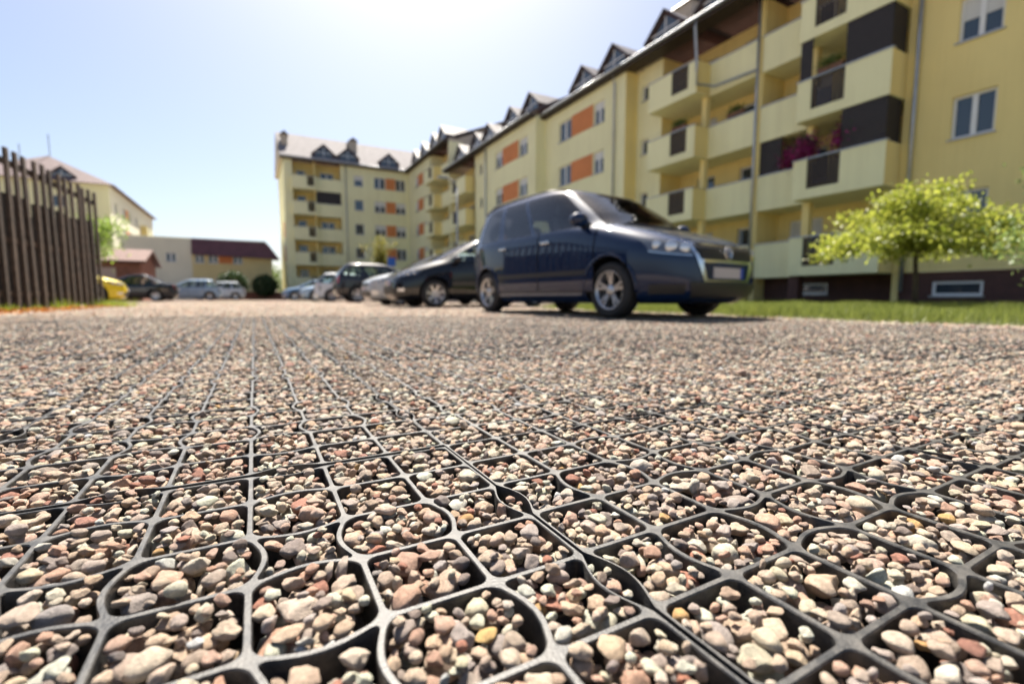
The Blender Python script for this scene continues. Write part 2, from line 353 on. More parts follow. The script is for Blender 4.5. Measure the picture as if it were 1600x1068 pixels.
downpipe(A, [(16.75,20.05,EAVE),(17.0,20.15,EAVE-.5),(17.0,20.15,.2)])
Pe = PX(16.35); EAVE2 = EAVE+.12
orange_bay(A, Pe, 28.0, 29.2, 31.6, 32.8, 27, 34.8, range(4), EAVE2)
box('return_wall', PALE, A, 16.355, 17.4, 26.98, 27.1, 1.0, EAVE-.003)
plinth(A, PX(16.42), 27, 34.8)
downpipe(A, [(16.25,34.3,EAVE2),(16.25,34.3,.2)])
Pf = PX(16.6)
ops = [(35.6, 36.2, FL[k]+1.0, FL[k]+1.8) for k in range(4)]
wall(A, Pf, 34.8, 37.2, 1.0, EAVE2, ops, PALE)
for q in ops: window(A, Pf, *q, mull=0)
plinth(A, PX(16.67), 34.8, 37.2)
# second loggia, its near half in the four storey block
wall(A, PX(18.0), 37.2, 42.9, 0, EAVE2, [q for k in range(4) for q in ((38,39,FL[k]+.05,FL[k]+2.1),(40.4,41.8,FL[k]+.85,FL[k]+2.1))], OCHRE)
for k in range(4):
    window(A, PX(18.0), 38, 39, FL[k]+.05, FL[k]+2.1, mull=0); window(A, PX(18.0), 40.4, 41.8, FL[k]+.85, FL[k]+2.1)
    balcony(A, PX(15.8), 37.3, 40.6, FL[k], .85, (39.3, 40.2), back=1.3); balcony(A, PX(16.6), 40.605, 42.9, FL[k], 0, None, back=1.38)
mb = MB(); mb.box(16.6, 18.05, 37.05, 37.2, 0, EAVE2-.003); mb.build('loggia_wall', OCHRE, A)
SL = R(27)
gable_roof(A, PX(17.5), -8.3, 19.3, EAVE, .75, 5.4, SL, ROOF)
gable_roof(A, PX(17.1), 19.32, 26.98, EAVE, .40, 5.7, SL, ROOF)
gable_roof(A, PX(16.35), 27.0, 42.95, EAVE2, .40, 6.2, SL, ROOF)
for u in (1.5, 6.5, 11.4, 14.2, 17.2): dormer(A, PX(17.0), u, EAVE+.34)
for u in (20.7, 23.4): dormer(A, PX(16.9), u, EAVE+.34)
for u in (28.2, 30.9, 34.6, 37.0, 40.5): dormer(A, PX(16.2), u, EAVE2+.34)
chimney(A, 20.3, 18.6, 12.6, 15.1); chimney(A, 20.6, 33.5, 12.6, 15.3); chimney(A, 20.6, 9.0, 12.6, 15.4)
mb = MB()
for u in (29.5, 33.0, 36.0, 39.2):                            # roof lights in the slope
    z = EAVE2 + 1.6*math.tan(SL)+.2; mb2 = MB()
    Pq = PX(16.35)
    mb2.hexa([Pq(u,z+.0,1.2),Pq(u+.9,z,1.2),Pq(u+.9,z+1.1*math.tan(SL),2.3),Pq(u,z+1.1*math.tan(SL),2.3),Pq(u,z+.1,1.2),Pq(u+.9,z+.1,1.2),Pq(u+.9,z+.1+1.1*math.tan(SL),2.3),Pq(u,z+.1+1.1*math.tan(SL),2.3)])
    mb2.build('roof_light', PANE, A)

# --- five storey corner block: a short length on the same line, then a wing across the car park
E5 = 14.75
B = thing('corner_block', 'five storey pale yellow block closing the far end of the car park', 'building')
wall(B, PX(18.0), 43.0, 48.2, 0, E5, [q for k in range(5) for q in ((43.6,44.8,FL[k]+.85,FL[k]+2.1),(46.4,47.4,FL[k]+.05,FL[k]+2.1))], OCHRE)
for k in range(5):
    window(B, PX(18.0), 43.6, 44.8, FL[k]+.85, FL[k]+2.1); window(B, PX(18.0), 46.4, 47.4, FL[k]+.05, FL[k]+2.1, mull=0)
    balcony(B, PX(15.8), 45.2, 48.1, FL[k], .85, (45.7, 46.6), back=1.3); balcony(B, PX(16.6), 43.1, 45.195, FL[k], 0, None, back=1.38)
MB().box(16.6, 18.05, 42.97, 43.1, 0, E5-.003).build('loggia_wall', PALE, B); MB().box(16.6, 18.05, 48.1, 48.19, 0, E5-.003).build('loggia_wall', PALE, B)
orange_bay(B, PX(16.5), 49.2, 50.4, 52.2, 53.4, 48.2, 56, range(5), E5)
box('party_wall', CHIM, B, 16.61, 28.5, 43.0, 43.25, EAVE, E5+.3)
PW = PY(56.0)
ops = [q for k in range(5) for q in ((10.35,11.35,FL[k]+.75,FL[k]+1.95),(12.55,13.8,FL[k]+.7,FL[k]+1.98),(15.0,16.15,FL[k]+.7,FL[k]+1.98))]
wall(B, PW, 9.6, 16.5, 1.0, E5, ops, PALE)
for i, q in enumerate(ops): window(B, PW, *q, mull=0 if i % 3 == 0 else 1, blind=random.choice((0,0,.4)))
for k in range(5):
    mb = MB(); pbox(mb, PW, 13.83, 14.97, FL[k]+.7, FL[k]+1.98, -.012, .01); mb.build('orange_panel', ORANGE, B)
plinth(B, PY(56.05), 3.4, 16.5)
wall(B, PW, 3.3, 4.1, 1.0, E5, [], PALE); wall(B, PW, 8.95, 9.6, 1.0, E5, [], PALE)
wall(B, PY(57.5), 4.1, 8.95, 0, E5, [q for k in range(5) for q in ((4.6,5.5,FL[k]+.05,FL[k]+2.1),(7.0,8.4,FL[k]+.85,FL[k]+2.1))], OCHRE)
for k in range(5):
    window(B, PY(57.5), 4.6, 5.5, FL[k]+.05, FL[k]+2.1, mull=0); window(B, PY(57.5), 7.0, 8.4, FL[k]+.85, FL[k]+2.1)
    balcony(B, PY(55.3), 4.0, 6.3, FL[k], .7, (5.45, 6.15), back=1.5, side_m=PALE); balcony(B, PY(55.95), 6.32, 9.0, FL[k], 0, None, back=1.5)
for xa, xb in ((3.95,4.09),(6.22,6.36),(8.96,9.1)): MB().box(xa, xb, 56.1, 57.6, 0, E5-.003).build('loggia_wall', OCHRE, B)
mb = MB(); pbox(mb, PY(55.98), 6.4, 8.9, FL[3]+1.2, FL[3]+2.44, .02, .05); mb.build('privacy_screen', SCREEN, B)
downpipe(B, [(9.45,55.9,E5),(9.45,55.9,.2)])
MB().box(3.3, 3.5, 56.42, 68, 0, E5-.003).build('end_wall', PALE, B)
mb = MB()
for k in (1, 2): mb.box(3.288, 3.302, 58, 60.2, FL[k]+.4, FL[k]+2.0)
mb.build('orange_panel', ORANGE, B)
gable_roof(B, PY(56.0), 2.9, 28.5, E5, .45, 5.2, R(34), LILAC)
gable_roof(B, PX(16.5), 43.0, 56.4, E5, .45, 6.0, R(22), ROOF)
for u in (7.3, 9.8, 14.3): dormer(B, PW, u, E5+.35, 2.1, .15)
for u in (44.6, 47.0, 50.2, 53.2): dormer(B, PX(16.3), u, E5+.3, 1.9, .3)
chimney(B, 10.9, 59.5, 15.4, 18.2, .8); chimney(B, 3.6, 58.5, 15.4, 17.6, .6)

# --- low cream building and far block on the left
C2 = thing('low_building', 'low cream two storey building with dark maroon eave roof and orange panels', 'building')
PL = PY(58.0)
ops = [(-7.5,-6.65,3.75,4.65),(-5.1,-4.3,3.7,4.55),(-3.95,-3.1,3.7,4.55),(-1.75,-.9,3.7,4.55),(-5.2,-4.2,1.2,2.2),(-3.4,-2.6,1.0,2.2)]
wall(C2, PL, -11, -5.35, 0, 6.1, ops[:1], CREAM); wall(C2, PL, -5.35, 1.9, 0, 4.9, ops[1:], mat('yellow_render', (.66,.55,.27), .85, noise=.1, nscale=.7))
for q in ops: window(C2, PL, *q)
for z0, z1, a, b in ((3.7,4.55,-3.05,-1.8),(1.0,2.2,-2.55,-1.5)):
    mb = MB(); pbox(mb, PL, a, b, z0, z1, -.012, .01); mb.build('orange_panel', ORANGE, C2)
mb = MB(); mb.hexa([(-5.3,57.2,4.5),(2.6,57.2,4.3),(2.6,60,4.3),(-5.3,60,4.5),(-5.3,57.9,6.1),(1.5,57.9,5.95),(1.5,60,5.95),(-5.3,60,6.1)]); mb.build('roof', MAROON, C2)
mb = MB(); mb.box(-11, -10.9, 58.42, 68, 0, 6.08); mb.box(1.8, 1.9, 58.42, 68, 0, 4.8); mb.box(-11.1, 1.4, 58.2, 68, 6.09, 6.2); mb.build('end_wall', CREAM, C2)
F5 = thing('distant_block', 'distant pale apartment block with maroon hipped roof behind the brown fence', 'building')
PFe = PY(69.0); PFx = PXp(-13.7)
ops = [(-18.5,-17.3,FL[k]+.8,FL[k]+2) for k in range(4)]
wall(F5, PFe, -25.5, -13.7, 0, 12.7, ops, PALE)
for q in ops: window(F5, PFe, *q)
ops = [(y, y+1.3, FL[k]+.8, FL[k]+2) for k in range(4) for y in (71, 75, 78, 82, 92)]
wall(F5, PFx, 69, 95, 0, 12.7, ops, CREAM)
for q in ops: window(F5, PFx, *q)
for k in range(4): balcony(F5, PXp(-12.9), 85, 88, FL[k], .8, (86, 87)); mb = MB(); pbox(mb, PFx, 76.4, 77.9, FL[k]+.8, FL[k]+2, -.012, .01); mb.build('orange_panel', ORANGE, F5)
mb = MB(); mb.add([(-26.1,68.4,12.6),(-13.1,68.4,12.6),(-13.1,95.6,12.6),(-26.1,95.6,12.6),(-19.6,73,16),(-19.6,91,16)], [(0,1,4),(1,2,5,4),(2,3,5),(3,0,4,5),(0,3,2,1)]); mb.build('roof', mat('faded_roof', (.15,.10,.10), .7, noise=.2, nscale=2), F5)
dormer(F5, PY(68.6), -17.6, 12.75, 2.2, .6)
for x, h in ((-19.5,2.4),(-22,1.0)): MB().tube([(x,73.2,15.8),(x,73.2,16+h)], .05, 6).build('aerial', ZINC, F5)
G = thing('garage', 'small brick garage with red brown pitched roof behind the parked cars', 'garage')
mb = MB(); mb.box(-11.2, -6.0, 36.5, 41.5, -.05, 2.3); mb.build('wall', mat('brick', (.28,.12,.08), .9, noise=.3, nscale=5), G)
gr = MB(); gr.hexa([(-11.5,36.1,2.3),(-5.7,36.1,2.3),(-5.7,39,3.2),(-11.5,39,3.2),(-11.5,36.1,2.42),(-5.7,36.1,2.42),(-5.7,39,3.32),(-11.5,39,3.32)])
gr.hexa([(-11.5,39,3.2),(-5.7,39,3.2),(-5.7,41.9,2.3),(-11.5,41.9,2.3),(-11.5,39,3.32),(-5.7,39,3.32),(-5.7,41.9,2.42),(-11.5,41.9,2.42)]); gr.build('roof', mat('red_tile', (.11,.05,.038), .8, noise=.3, nscale=4), G)
mb = MB(); mb.box(-9.4, -7.2, 36.44, 36.497, 0, 2.0); mb.build('door', mat('pink_door', (.5,.36,.3), .6), G)
mb = MB(); mb.add([(-5.99,36.52,2.3),(-5.99,41.48,2.3),(-5.99,39,3.18)], [(0,1,2)]); mb.build('gable', MATS['brick'], G, fix=False)
o = tag(box('garden_wall', MATS['brick'], None, -4.0, 3.0, 54.0, 54.25, -.05, .75), 'low reddish brown wall in front of the cream building', 'wall')

# ------------------------------------------------------------------ fence
FN = thing('wooden_fence', 'tall weathered dark brown wooden fence of upright posts and boards', 'fence')
fa, fb = np.array((-3.78, 7.2)), np.array((-3.28, 15.15))
fd = (fb-fa)/np.linalg.norm(fb-fa); fnv = np.array((-fd[1], fd[0]))       # behind the fence (-X side)
fl = np.linalg.norm(fb-fa)
def fbox(mb, s0, s1, d0, d1, z0, z1, lean=0.):
    q = [fa+fd*s+fnv*d for s, d in ((s0,d0),(s1,d0),(s1,d1),(s0,d1))]
    return mb.hexa([(*p, z0) for p in q] + [(p[0]+lean, p[1], z1) for p in q])
n = int(fl/.32)
for i in range(n+1):
    s = i*fl/n; z = 2.74+random.uniform(-.025, .02)
    fbox(MB(), s-.055, s+.055, 0, .045, -.05, z, random.uniform(-.02,.02)).build('picket', FWOOD, FN, bevel=.006)
    if i < n:
        c = s+fl/n/2
        fbox(MB(), c-.135, c+.135, .095, .12, -.02, 1.99+random.uniform(-.03,.03), random.uniform(-.01,.01)).build('board', FDARK, FN)
for z in (.25, 1.16, 2.46):
    fbox(MB(), -.05, fl+.05, .044, .092, z, z+.1).build('rail', FWOOD, FN)
mb = MB()
for k in range(12):
    mb.box(fb[0]-.3-.3*k-.1, fb[0]-.3*k-.1, fb[1]+.1, fb[1]+.13, -.05, 2.1)
mb.build('return_boards', FDARK, FN)

# ------------------------------------------------------------------ cars
def interp(tab, z):
    zs = [a for a, _ in tab]; return float(np.interp(z, zs, [b for _, b in tab]))
def smooth_tab(tab, n=60):
    """monotone cubic through the control points"""
    x = np.array([a for a, _ in tab], float); y = np.array([b for _, b in tab], float)
    h = np.diff(x); s = np.diff(y)/h; m = np.zeros_like(y); m[0] = s[0]; m[-1] = s[-1]
    for i in range(1, len(x)-1):
        if s[i-1]*s[i] > 0: m[i] = 2*s[i-1]*s[i]/(s[i-1]+s[i])
    def f(q):
        q = min(max(q, x[0]), x[-1]); i = min(int(np.searchsorted(x, q, 'right'))-1, len(h)-1); t = (q-x[i])/h[i]
        return (2*t**3-3*t*t+1)*y[i] + (t**3-2*t*t+t)*h[i]*m[i] + (-2*t**3+3*t*t)*y[i+1] + (t**3-t*t)*h[i]*m[i+1]
    return f
class Car:
    def __init__(s, spec, name, label, cat, paintm, loc, rz, glass=AGLASS, rear_glass=None, detail=1):
        s.sp = spec; s.t = thing(name, label, cat, (loc[0], loc[1], 0), rz); s.pm = paintm
        zm = lambda tab: [(z+max(0, z-.5)*.085, q) for z, q in tab]
        spec = s.sp = dict(spec, front=zm(spec['front']), rear=zm(spec['rear']), width=zm(spec['width']), **{k: spec[k]+max(0, spec[k]-.5)*.085 for k in ('belt', 'roof', 'rear_sill') if k in spec})
        s.xf, s.xr, s.w = smooth_tab(spec['front']), smooth_tab(spec['rear']), smooth_tab(spec['width'])
        s.n = spec.get('n', 5.0); s.body(glass, rear_glass or glass); s.wheels(detail)
    def par(s, z):
        f, r = s.xf(z), s.xr(z); return (f+r)/2, (f-r)/2, s.w(z)
    def front(s, y, z, sg=1, off=0.):
        c, a, b = s.par(z); return (c+sg*(a*max(0, 1-min(1, abs(y)/b)**s.n)**(1/s.n)+off), y, z)
    def side(s, x, z, sg=1, off=0.):
        c, a, b = s.par(z); return (x, sg*(b*max(0, 1-min(1, abs(x-c)/a)**s.n)**(1/s.n)+off), z)
    def ring(s, th, z, off=0.):
        c, a, b = s.par(z); k = 2/s.n; a += off; b += off
        return (c+a*math.copysign(abs(math.cos(th))**k, math.cos(th)), b*math.copysign(abs(math.sin(th))**k, math.sin(th)), z)
    def body(s, glass, rglass):
        sp = s.sp; zt = sp['front'][-1][0]; zb = sp['front'][0][0]
        zs = sorted(set(np.round(np.concatenate([np.linspace(zb, sp['belt'], 30), np.linspace(sp['belt'], sp['roof'], 12), np.linspace(sp['roof'], zt, 12)]), 4)))
        ref = []                                                    # angles giving even arc length on a reference slice
        q = np.linspace(0, 2*math.pi, 4001); k = 2/s.n
        px = 2.0*np.sign(np.cos(q))*np.abs(np.cos(q))**k; py = .85*np.sign(np.sin(q))*np.abs(np.sin(q))**k
        L = np.concatenate([[0], np.cumsum(np.hypot(np.diff(px), np.diff(py)))]); N = 176
        th = np.interp(np.linspace(0, L[-1], N, endpoint=False), L, q)
        vs, fs, mi = [], [], []
        for z in zs: vs += [s.ring(t, z) for t in th]
        pil = sp['pillars']                                          # list of (x0,x1) at belt height, body coloured
        cb, ab, bb = s.par(sp['belt'])
        for i in range(len(zs)-1):
            zm = (zs[i]+zs[i+1])/2
            for j in range(N):
                fs.append((i*N+j, i*N+(j+1) % N, (i+1)*N+(j+1) % N, (i+1)*N+j))
                g = 0
                if sp['belt'] < zm < sp['roof']:
                    t = (th[j] + (th[(j+1) % N] if j < N-1 else 2*math.pi))/2
                    u = math.copysign(abs(math.cos(t))**k, math.cos(t)); v = abs(math.sin(t))**k
                    g = 1
                    if abs(u) < .985 and v > .93 and any(p0 <= u <= p1 for p0, p1 in pil): g = 0
                    if abs(u) > .825 and v > .825: g = 0                # corner posts
                    if u < -.5 and v < .93: g = 1 if zm > sp.get('rear_sill', sp['belt']) else 0
                mi.append(g)
        fs.append(tuple(range(N))[::-1]); mi.append(2)
        o = (len(zs)-1)*N; fs.append(tuple(o+j for j in range(N))); mi.append(0)
        me = bpy.data.meshes.new('body'); me.from_pydata(vs, [], fs); me.polygons.foreach_set('material_index', mi)
        for m in (s.pm, glass, DARK): me.materials.append(m)
        ob = bpy.data.objects.new('tmp', me); COL.objects.link(ob)
        r = sp['wheel_r']; cut = MB()
        for x in sp['axles']:
            for sg in (-1, 1):
                n = 40; y0, y1 = sg*.52, sg*1.2; rr = r+.055
                cv = [(x+rr*math.cos(2*math.pi*i/n), y, r+.01+rr*math.sin(2*math.pi*i/n)) for y in (y0, y1) for i in range(n)]
                cut.add(cv, [(i, (i+1) % n, n+(i+1) % n, n+i) for i in range(n)]+[tuple(range(n))[::-1], tuple(range(n, 2*n))])
        cm = cut.build('cut', DARK); cm.data.materials.clear()
        for m in (s.pm, glass, DARK): cm.data.materials.append(m)
        cm.data.polygons.foreach_set('material_index', [2]*len(cm.data.polygons))
        md = ob.modifiers.new('b', 'BOOLEAN'); md.operation = 'DIFFERENCE'; md.object = cm; md.solver = 'EXACT'
        dg = bpy.context.evaluated_depsgraph_get(); res = bpy.data.meshes.new_from_object(ob.evaluated_get(dg))
        bpy.data.objects.remove(ob); bpy.data.objects.remove(cm)
        bm = bmesh.new(); bm.from_mesh(res)
        # split off the glass, one object for each window
        bm.faces.ensure_lookup_table(); seen = set(); comps = []
        for f in bm.faces:
            if f.material_index != 1 or f.index in seen: continue
            st = [f]; seen.add(f.index); comp = []
            while st:
                a = st.pop(); comp.append(a)
                for e in a.edges:
                    for b2 in e.link_faces:
                        if b2.material_index == 1 and b2.index not in seen: seen.add(b2.index); st.append(b2)
            comps.append(comp)
        def sub(faces, name, mats):
            ids = {}; v, fc, mm = [], [], []
            for f in faces:
                ix = []
                for q in f.verts:
                    if q.index not in ids: ids[q.index] = len(v); v.append(tuple(q.co))
                    ix.append(ids[q.index])
                fc.append(ix); mm.append(f.material_index)
            me = bpy.data.meshes.new(name); me.from_pydata(v, [], fc)
            for m in mats: me.materials.append(m)
            if len(mats) > 1: me.polygons.foreach_set('material_index', mm)
            b3 = bmesh.new(); b3.from_mesh(me)
            for e in b3.edges:
                if len(e.link_faces) == 2 and e.calc_face_angle(0) > R(38): e.smooth = False
            for f in b3.faces: f.smooth = True
            b3.to_mesh(me); b3.free()
            return link(name, me, s.t)
        s.bodyo = sub([f for f in bm.faces if f.material_index != 1], 'body', [s.pm, glass, DARK])
        for c in comps:
            cx = sum(f.calc_center_median().x for f in c)/len(c); cy = sum(f.calc_center_median().y for f in c)/len(c)
            nm = 'side_window' if abs(cy) > .3 else ('windshield' if cx > 0 else 'rear_window')
            sub(c, nm, [rglass if (nm == 'rear_window' or (nm == 'side_window' and cx < sp.get('tint_x', -.1))) else glass])
        bm.free()
        zf = sp['belt']-.12; c, a, b = s.par(sp['belt'])
        MB().box(c-a*.93, c+a*.80, -b*.86, b*.86, zf-.3, zf).build('interior_floor', SEAT, s.t)
        for x in sp.get('seats', (.15, -.75)):
            for y in (-.37, .37):
                st = MB().hexa([(x-.12,y-.24,zf-.05),(x+.08,y-.24,zf-.05),(x+.08,y+.24,zf-.05),(x-.12,y+.24,zf-.05),(x-.28,y-.20,zf+.36),(x-.16,y-.20,zf+.36),(x-.16,y+.20,zf+.36),(x-.28,y+.20,zf+.36)]).build('seat', SEAT, s.t, bevel=.03)
                MB().box(x-.30, x-.20, y-.12, y+.12, zf+.41, zf+.56).build('headrest', SEAT, st, bevel=.03)
    def wheels(s, detail):
        r = s.sp['wheel_r']; rim_r = r*.69
        for x in s.sp['axles']:
            for sg in (-1, 1):
                tw = .205; yo = s.w(r)-.015                       # outer face
                prof = [(0, rim_r), (.012, rim_r+.008), (.0, rim_r+.03), (.0, r-.035), (.02, r-.008), (.045, r), (tw-.045, r), (tw-.02, r-.008), (tw, r-.035), (tw, rim_r)]
                wh = MB().lathe_y(prof, 44).build('wheel', TYRE, s.t, smooth=True)
                wh.location = (x, sg*yo, r); wh.rotation_euler = (0, 0, math.pi if sg > 0 else 0)
                rim = MB().lathe_y([(tw*.9, rim_r+.004), (.02, rim_r+.004), (.004, rim_r+.002), (.008, rim_r-.014), (.05, rim_r-.022), (.11, rim_r-.03)], 44)
                rim.build('rim', ALLOY, wh, smooth=True)
                MB().lathe_y([(.10, rim_r-.01), (.095, .0)], 32).build('brake_disc', DARK, wh)
                ns = s.sp.get('spokes', 5)
                for k in range(ns):
                    a = 2*math.pi*k/ns+.3; sp = MB()
                    for da in ((-.17, .17) if s.sp.get('twin', True) else (0,)):
                        ca, sa = math.cos(a+da), math.sin(a+da); ca0, sa0 = math.cos(a+da*.4), math.sin(a+da*.4); hw = .016 if s.sp.get('twin', True) else .032
                        tx, tz = -math.sin(a), math.cos(a); R0, R1 = .045, rim_r-.008
                        def pt(rad, c_, s_, w_, y): return (rad*c_+tx*w_, y, rad*s_+tz*w_)
                        sp.hexa([pt(R0,ca0,sa0,-hw,.035),pt(R1,ca,sa,-hw*.85,.015),pt(R1,ca,sa,hw*.85,.015),pt(R0,ca0,sa0,hw,.035),
                                 pt(R0,ca0,sa0,-hw,.075),pt(R1,ca,sa,-hw*.85,.05),pt(R1,ca,sa,hw*.85,.05),pt(R0,ca0,sa0,hw,.075)])
                    sp.build('spoke', ALLOY, wh)
                MB().lathe_y([(.075, .06), (.03, .058), (.024, .05), (.022, 0)], 20).build('hub_cap', ALLOY, wh, smooth=True)
    def patch(s, name, m, kind, a0, a1, zlo, zhi, sg=1, off=.006, nu=14, nv=6, parent=None):
        f = s.front if kind == 'f' else s.side; lo = zlo if callable(zlo) else (lambda t: zlo); hi = zhi if callable(zhi) else (lambda t: zhi)
        P = []
        for j in range(nv):
            P.append([f(a0+(a1-a0)*i/(nu-1), lo(i/(nu-1))+(hi(i/(nu-1))-lo(i/(nu-1)))*j/(nv-1), sg, off) for i in range(nu)])
        return MB().grid(P).build(name, m, parent or s.t, smooth=True, fix=False)
    def rpatch(s, name, m, t0, t1, zlo, zhi, off=.006, nu=16, nv=6, parent=None):
        lo = zlo if callable(zlo) else (lambda t: zlo); hi = zhi if callable(zhi) else (lambda t: zhi)
        P = [[s.ring(t0+(t1-t0)*i/(nu-1), lo(i/(nu-1))+(hi(i/(nu-1))-lo(i/(nu-1)))*j/(nv-1), off) for i in range(nu)] for j in range(nv)]
        return MB().grid(P).build(name, m, parent or s.t, smooth=True, fix=False)
    def thy(s, y, z): return math.asin(min(1, (abs(y)/s.par(z)[2])**(s.n/2)))
    def mirror(s, x, z):
        for sg in (-1, 1):
            y = abs(s.side(x, z, 1)[1]); mb = MB()
            P = [[(x+.02+.11*math.sin(v)*math.cos(u)*.8, sg*(y+.13+.125*math.sin(v)*math.sin(u)), z+.06+.085*math.cos(v)) for u in np.linspace(0, 2*math.pi, 17)] for v in np.linspace(0, math.pi, 10)]
            mb.grid(P); mo = mb.build('mirror', s.pm, s.t, smooth=True)
            MB().hexa([(x-.04,sg*(y-.02),z-.04),(x+.06,sg*(y-.02),z-.04),(x+.06,sg*(y+.06),z-.02),(x-.04,sg*(y+.06),z-.02),(x-.03,sg*(y-.02),z+.03),(x+.05,sg*(y-.02),z+.03),(x+.05,sg*(y+.06),z+.04),(x-.03,sg*(y+.06),z+.04)]).build('bracket', DARK, mo)
    def doors(s, spans, z0, z1):
        for sg in (-1, 1):
            for a, b in spans:
                s.patch('door_gap', DARK, 's', a, b, z0, z1, sg, .004, 60, 40)
                d = s.patch('door', s.pm, 's', a+.008, b-.008, z0+.01, z1-.004, sg, .009, 60, 40)
                x = a+.17; p = s.side(x, z1-.13, sg, .03)
                MB().box(x-.09, x+.09, p[1]-.012, p[1]+.012, p[2]-.016, p[2]+.016).build('handle', CHROME if s.sp.get('chrome_handle') else s.pm, d, bevel=.008)
    def lights(s, head=None, tail=None):
        for sg in (-1, 1):
            if head:
                y0, y1, zl, zh = head; zm = (zl+zh)/2
                t0, t1 = s.thy(y0, zm), math.acos(s.sp.get('lamp_end', .84)**(s.n/2))
                hl = s.rpatch('headlight', LAMP_DARK, sg*t0, sg*t1, lambda t: zl+.05*t*t, lambda t: zh-.085*(1-t), .008)
                for q, rr in ((.16, .052), (.46, .062), (.76, .045)):
                    th = t0+(t1-t0)*q; zc = (zl+.05*q*q+zh-.085*(1-q))/2; c0 = Vector(s.ring(sg*th, zc, .010)); nr = (Vector(s.ring(sg*th, zc, .05))-c0).normalized(); ax = nr.orthogonal().normalized(); bx = nr.cross(ax)
                    P = [[tuple(c0+(ax*math.cos(u)+bx*math.sin(u))*rr*math.sin(v)+nr*rr*.22*math.cos(v)) for u in np.linspace(0, 2*math.pi, 21)] for v in np.linspace(.02, math.pi/2, 6)]
                    MB().grid(P).build('reflector', LAMP, hl, smooth=True, fix=False)
                s.rpatch('lamp_rim', CHROME, sg*t0, sg*t1, lambda t: zl+.05*t*t-.004, lambda t: zl+.05*t*t+.006, .012, 16, 2, hl)
            if tail:
                y0, zl, zh = tail; zm = (zl+zh)/2; t0 = math.pi-s.thy(y0, zm); t1 = math.pi-math.acos(.955**(s.n/2))
                s.rpatch('tail_light', RED, sg*t0, sg*t1, zl, zh, .008)
    def plate(s, z, sg=1, w=.26, h=.055):
        p = s.front(0, z, sg, .022); mb = MB().box(min(p[0], p[0]-sg*.01), max(p[0], p[0]-sg*.01), -w, w, z-h, z+h); pl = mb.build('plate', PLATE, s.t)
        MB().box(p[0]-.004, p[0]+.004 if sg > 0 else p[0]+.002, -w-.001 if sg < 0 else w-.05, -w+.05 if sg < 0 else w+.001, z-h-.001, z+h+.001).build('blue_band', BLUE, pl)

MPV = dict(front=[(.17,2.02),(.24,2.13),(.40,2.17),(.60,2.165),(.70,2.14),(.77,2.07),(.84,1.92),(.91,1.71),(.98,1.46),(1.03,1.25),(1.2,.97),(1.38,.66),(1.51,.42),(1.58,.15),(1.635,-.3),(1.655,-.9)],
           rear=[(.17,-1.98),(.28,-2.14),(.5,-2.17),(.8,-2.15),(1.03,-2.12),(1.3,-2.04),(1.5,-1.93),(1.58,-1.84),(1.635,-1.6),(1.655,-1.2)],
           width=[(.17,.78),(.25,.86),(.45,.895),(.7,.90),(.9,.895),(1.0,.88),(1.04,.862),(1.3,.775),(1.5,.69),(1.58,.62),(1.635,.44),(1.655,.10)],
           belt=1.03, roof=1.51, n=5.2, wheel_r=.318, axles=(1.29,-1.39), pillars=[(.16,.22),(-.36,-.28),(-.80,-.72)], chrome_handle=True, tint_x=-.05, rear_sill=1.08)
# --- the dark blue minivan
wf = np.array(pix_ground(955, 497.5)); wr = np.array(pix_ground(763, 487.5))
dirv = (wf-wr)/np.linalg.norm(wf-wr); rz = math.atan2(dirv[1], dirv[0])
left = np.array((-dirv[1], dirv[0]))                             # the car's own left
ctr = (wf+wr)/2 + left*.83 + dirv*.05
navy = paint('navy_paint', (.003,.015,.052), .4)
T = Car(MPV, 'minivan', 'dark navy blue minivan parked beside the lawn in front of the balconies', 'car', navy, ctr, rz, AGLASS, TGLASS)
T.doors([(.02, 1.08), (-1.0, .005)], .30, 1.065)
T.mirror(.86, 1.075)
T.lights((.54, .86, .655, .87), (.70, .80, 1.25))
t = T
def vgr(z0, z1, w0, w1, m, nm, off, par=None):                     # trapezoid on the nose
    P = []
    for j in range(8):
        z = z0+(z1-z0)*j/7; wd = w0+(w1-w0)*j/7; P.append([t.front(-wd+2*wd*i/15, z, 1, off) for i in range(16)])
    return MB().grid(P).build(nm, m, par or t.t, smooth=True, fix=False)
fr = vgr(.395, .795, .39, .575, CHROME, 'grille_surround', .008)
vgr(.625, .765, .43, .50, DARK, 'grille', .014, fr); vgr(.42, .59, .335, .40, navy, 'bumper_shield', .013, fr)
for z in (.655, .695, .735): vgr(z, z+.008, .43, .445, mat('grille_bar', (.05,.05,.05), .3, .5), 'grille_bar', .019, fr)
vgr(.23, .375, .52, .56, DARK, 'lower_intake', .008)
vgr(.37, .385, .56, .57, mat('bumper_line', (.02,.02,.025), .4), 'bumper_seam', .009)
for sg in (-1, 1):
    t.rpatch('fog_lamp_bezel', DARK, sg*t.thy(.60,.33), sg*t.thy(.80,.33), .27, .37, .009)
    MB().tube([t.side(x, z, sg, .02) for x, z in ((.22,1.63),(-.2,1.685),(-.9,1.69),(-1.5,1.66),(-1.78,1.585))], .016, 8).build('roof_rail', DARK if sg > 0 else mat('rail_black', (.03,.03,.03), .35), t.t, smooth=True)
    t.patch('side_moulding', DARK, 's', -1.0, .98, .50, .56, sg, .016, 24, 4)
    t.patch('sill_trim', mat('sill_metal', (.2,.22,.27), .35, .6), 's', -.98, .86, .262, .285, sg, .010, 20, 3)
    for x in t.sp['axles']:                                          # flared arch lips
        mb = MB(); rr = .318+.062
        pts = [t.side(x+rr*math.cos(a), .328+rr*math.sin(a), sg, .004) for a in np.linspace(-.1, math.pi+.1, 26)]
        mb.tube(pts, .018, 8); mb.build('wheel_arch', navy, t.t, smooth=True)
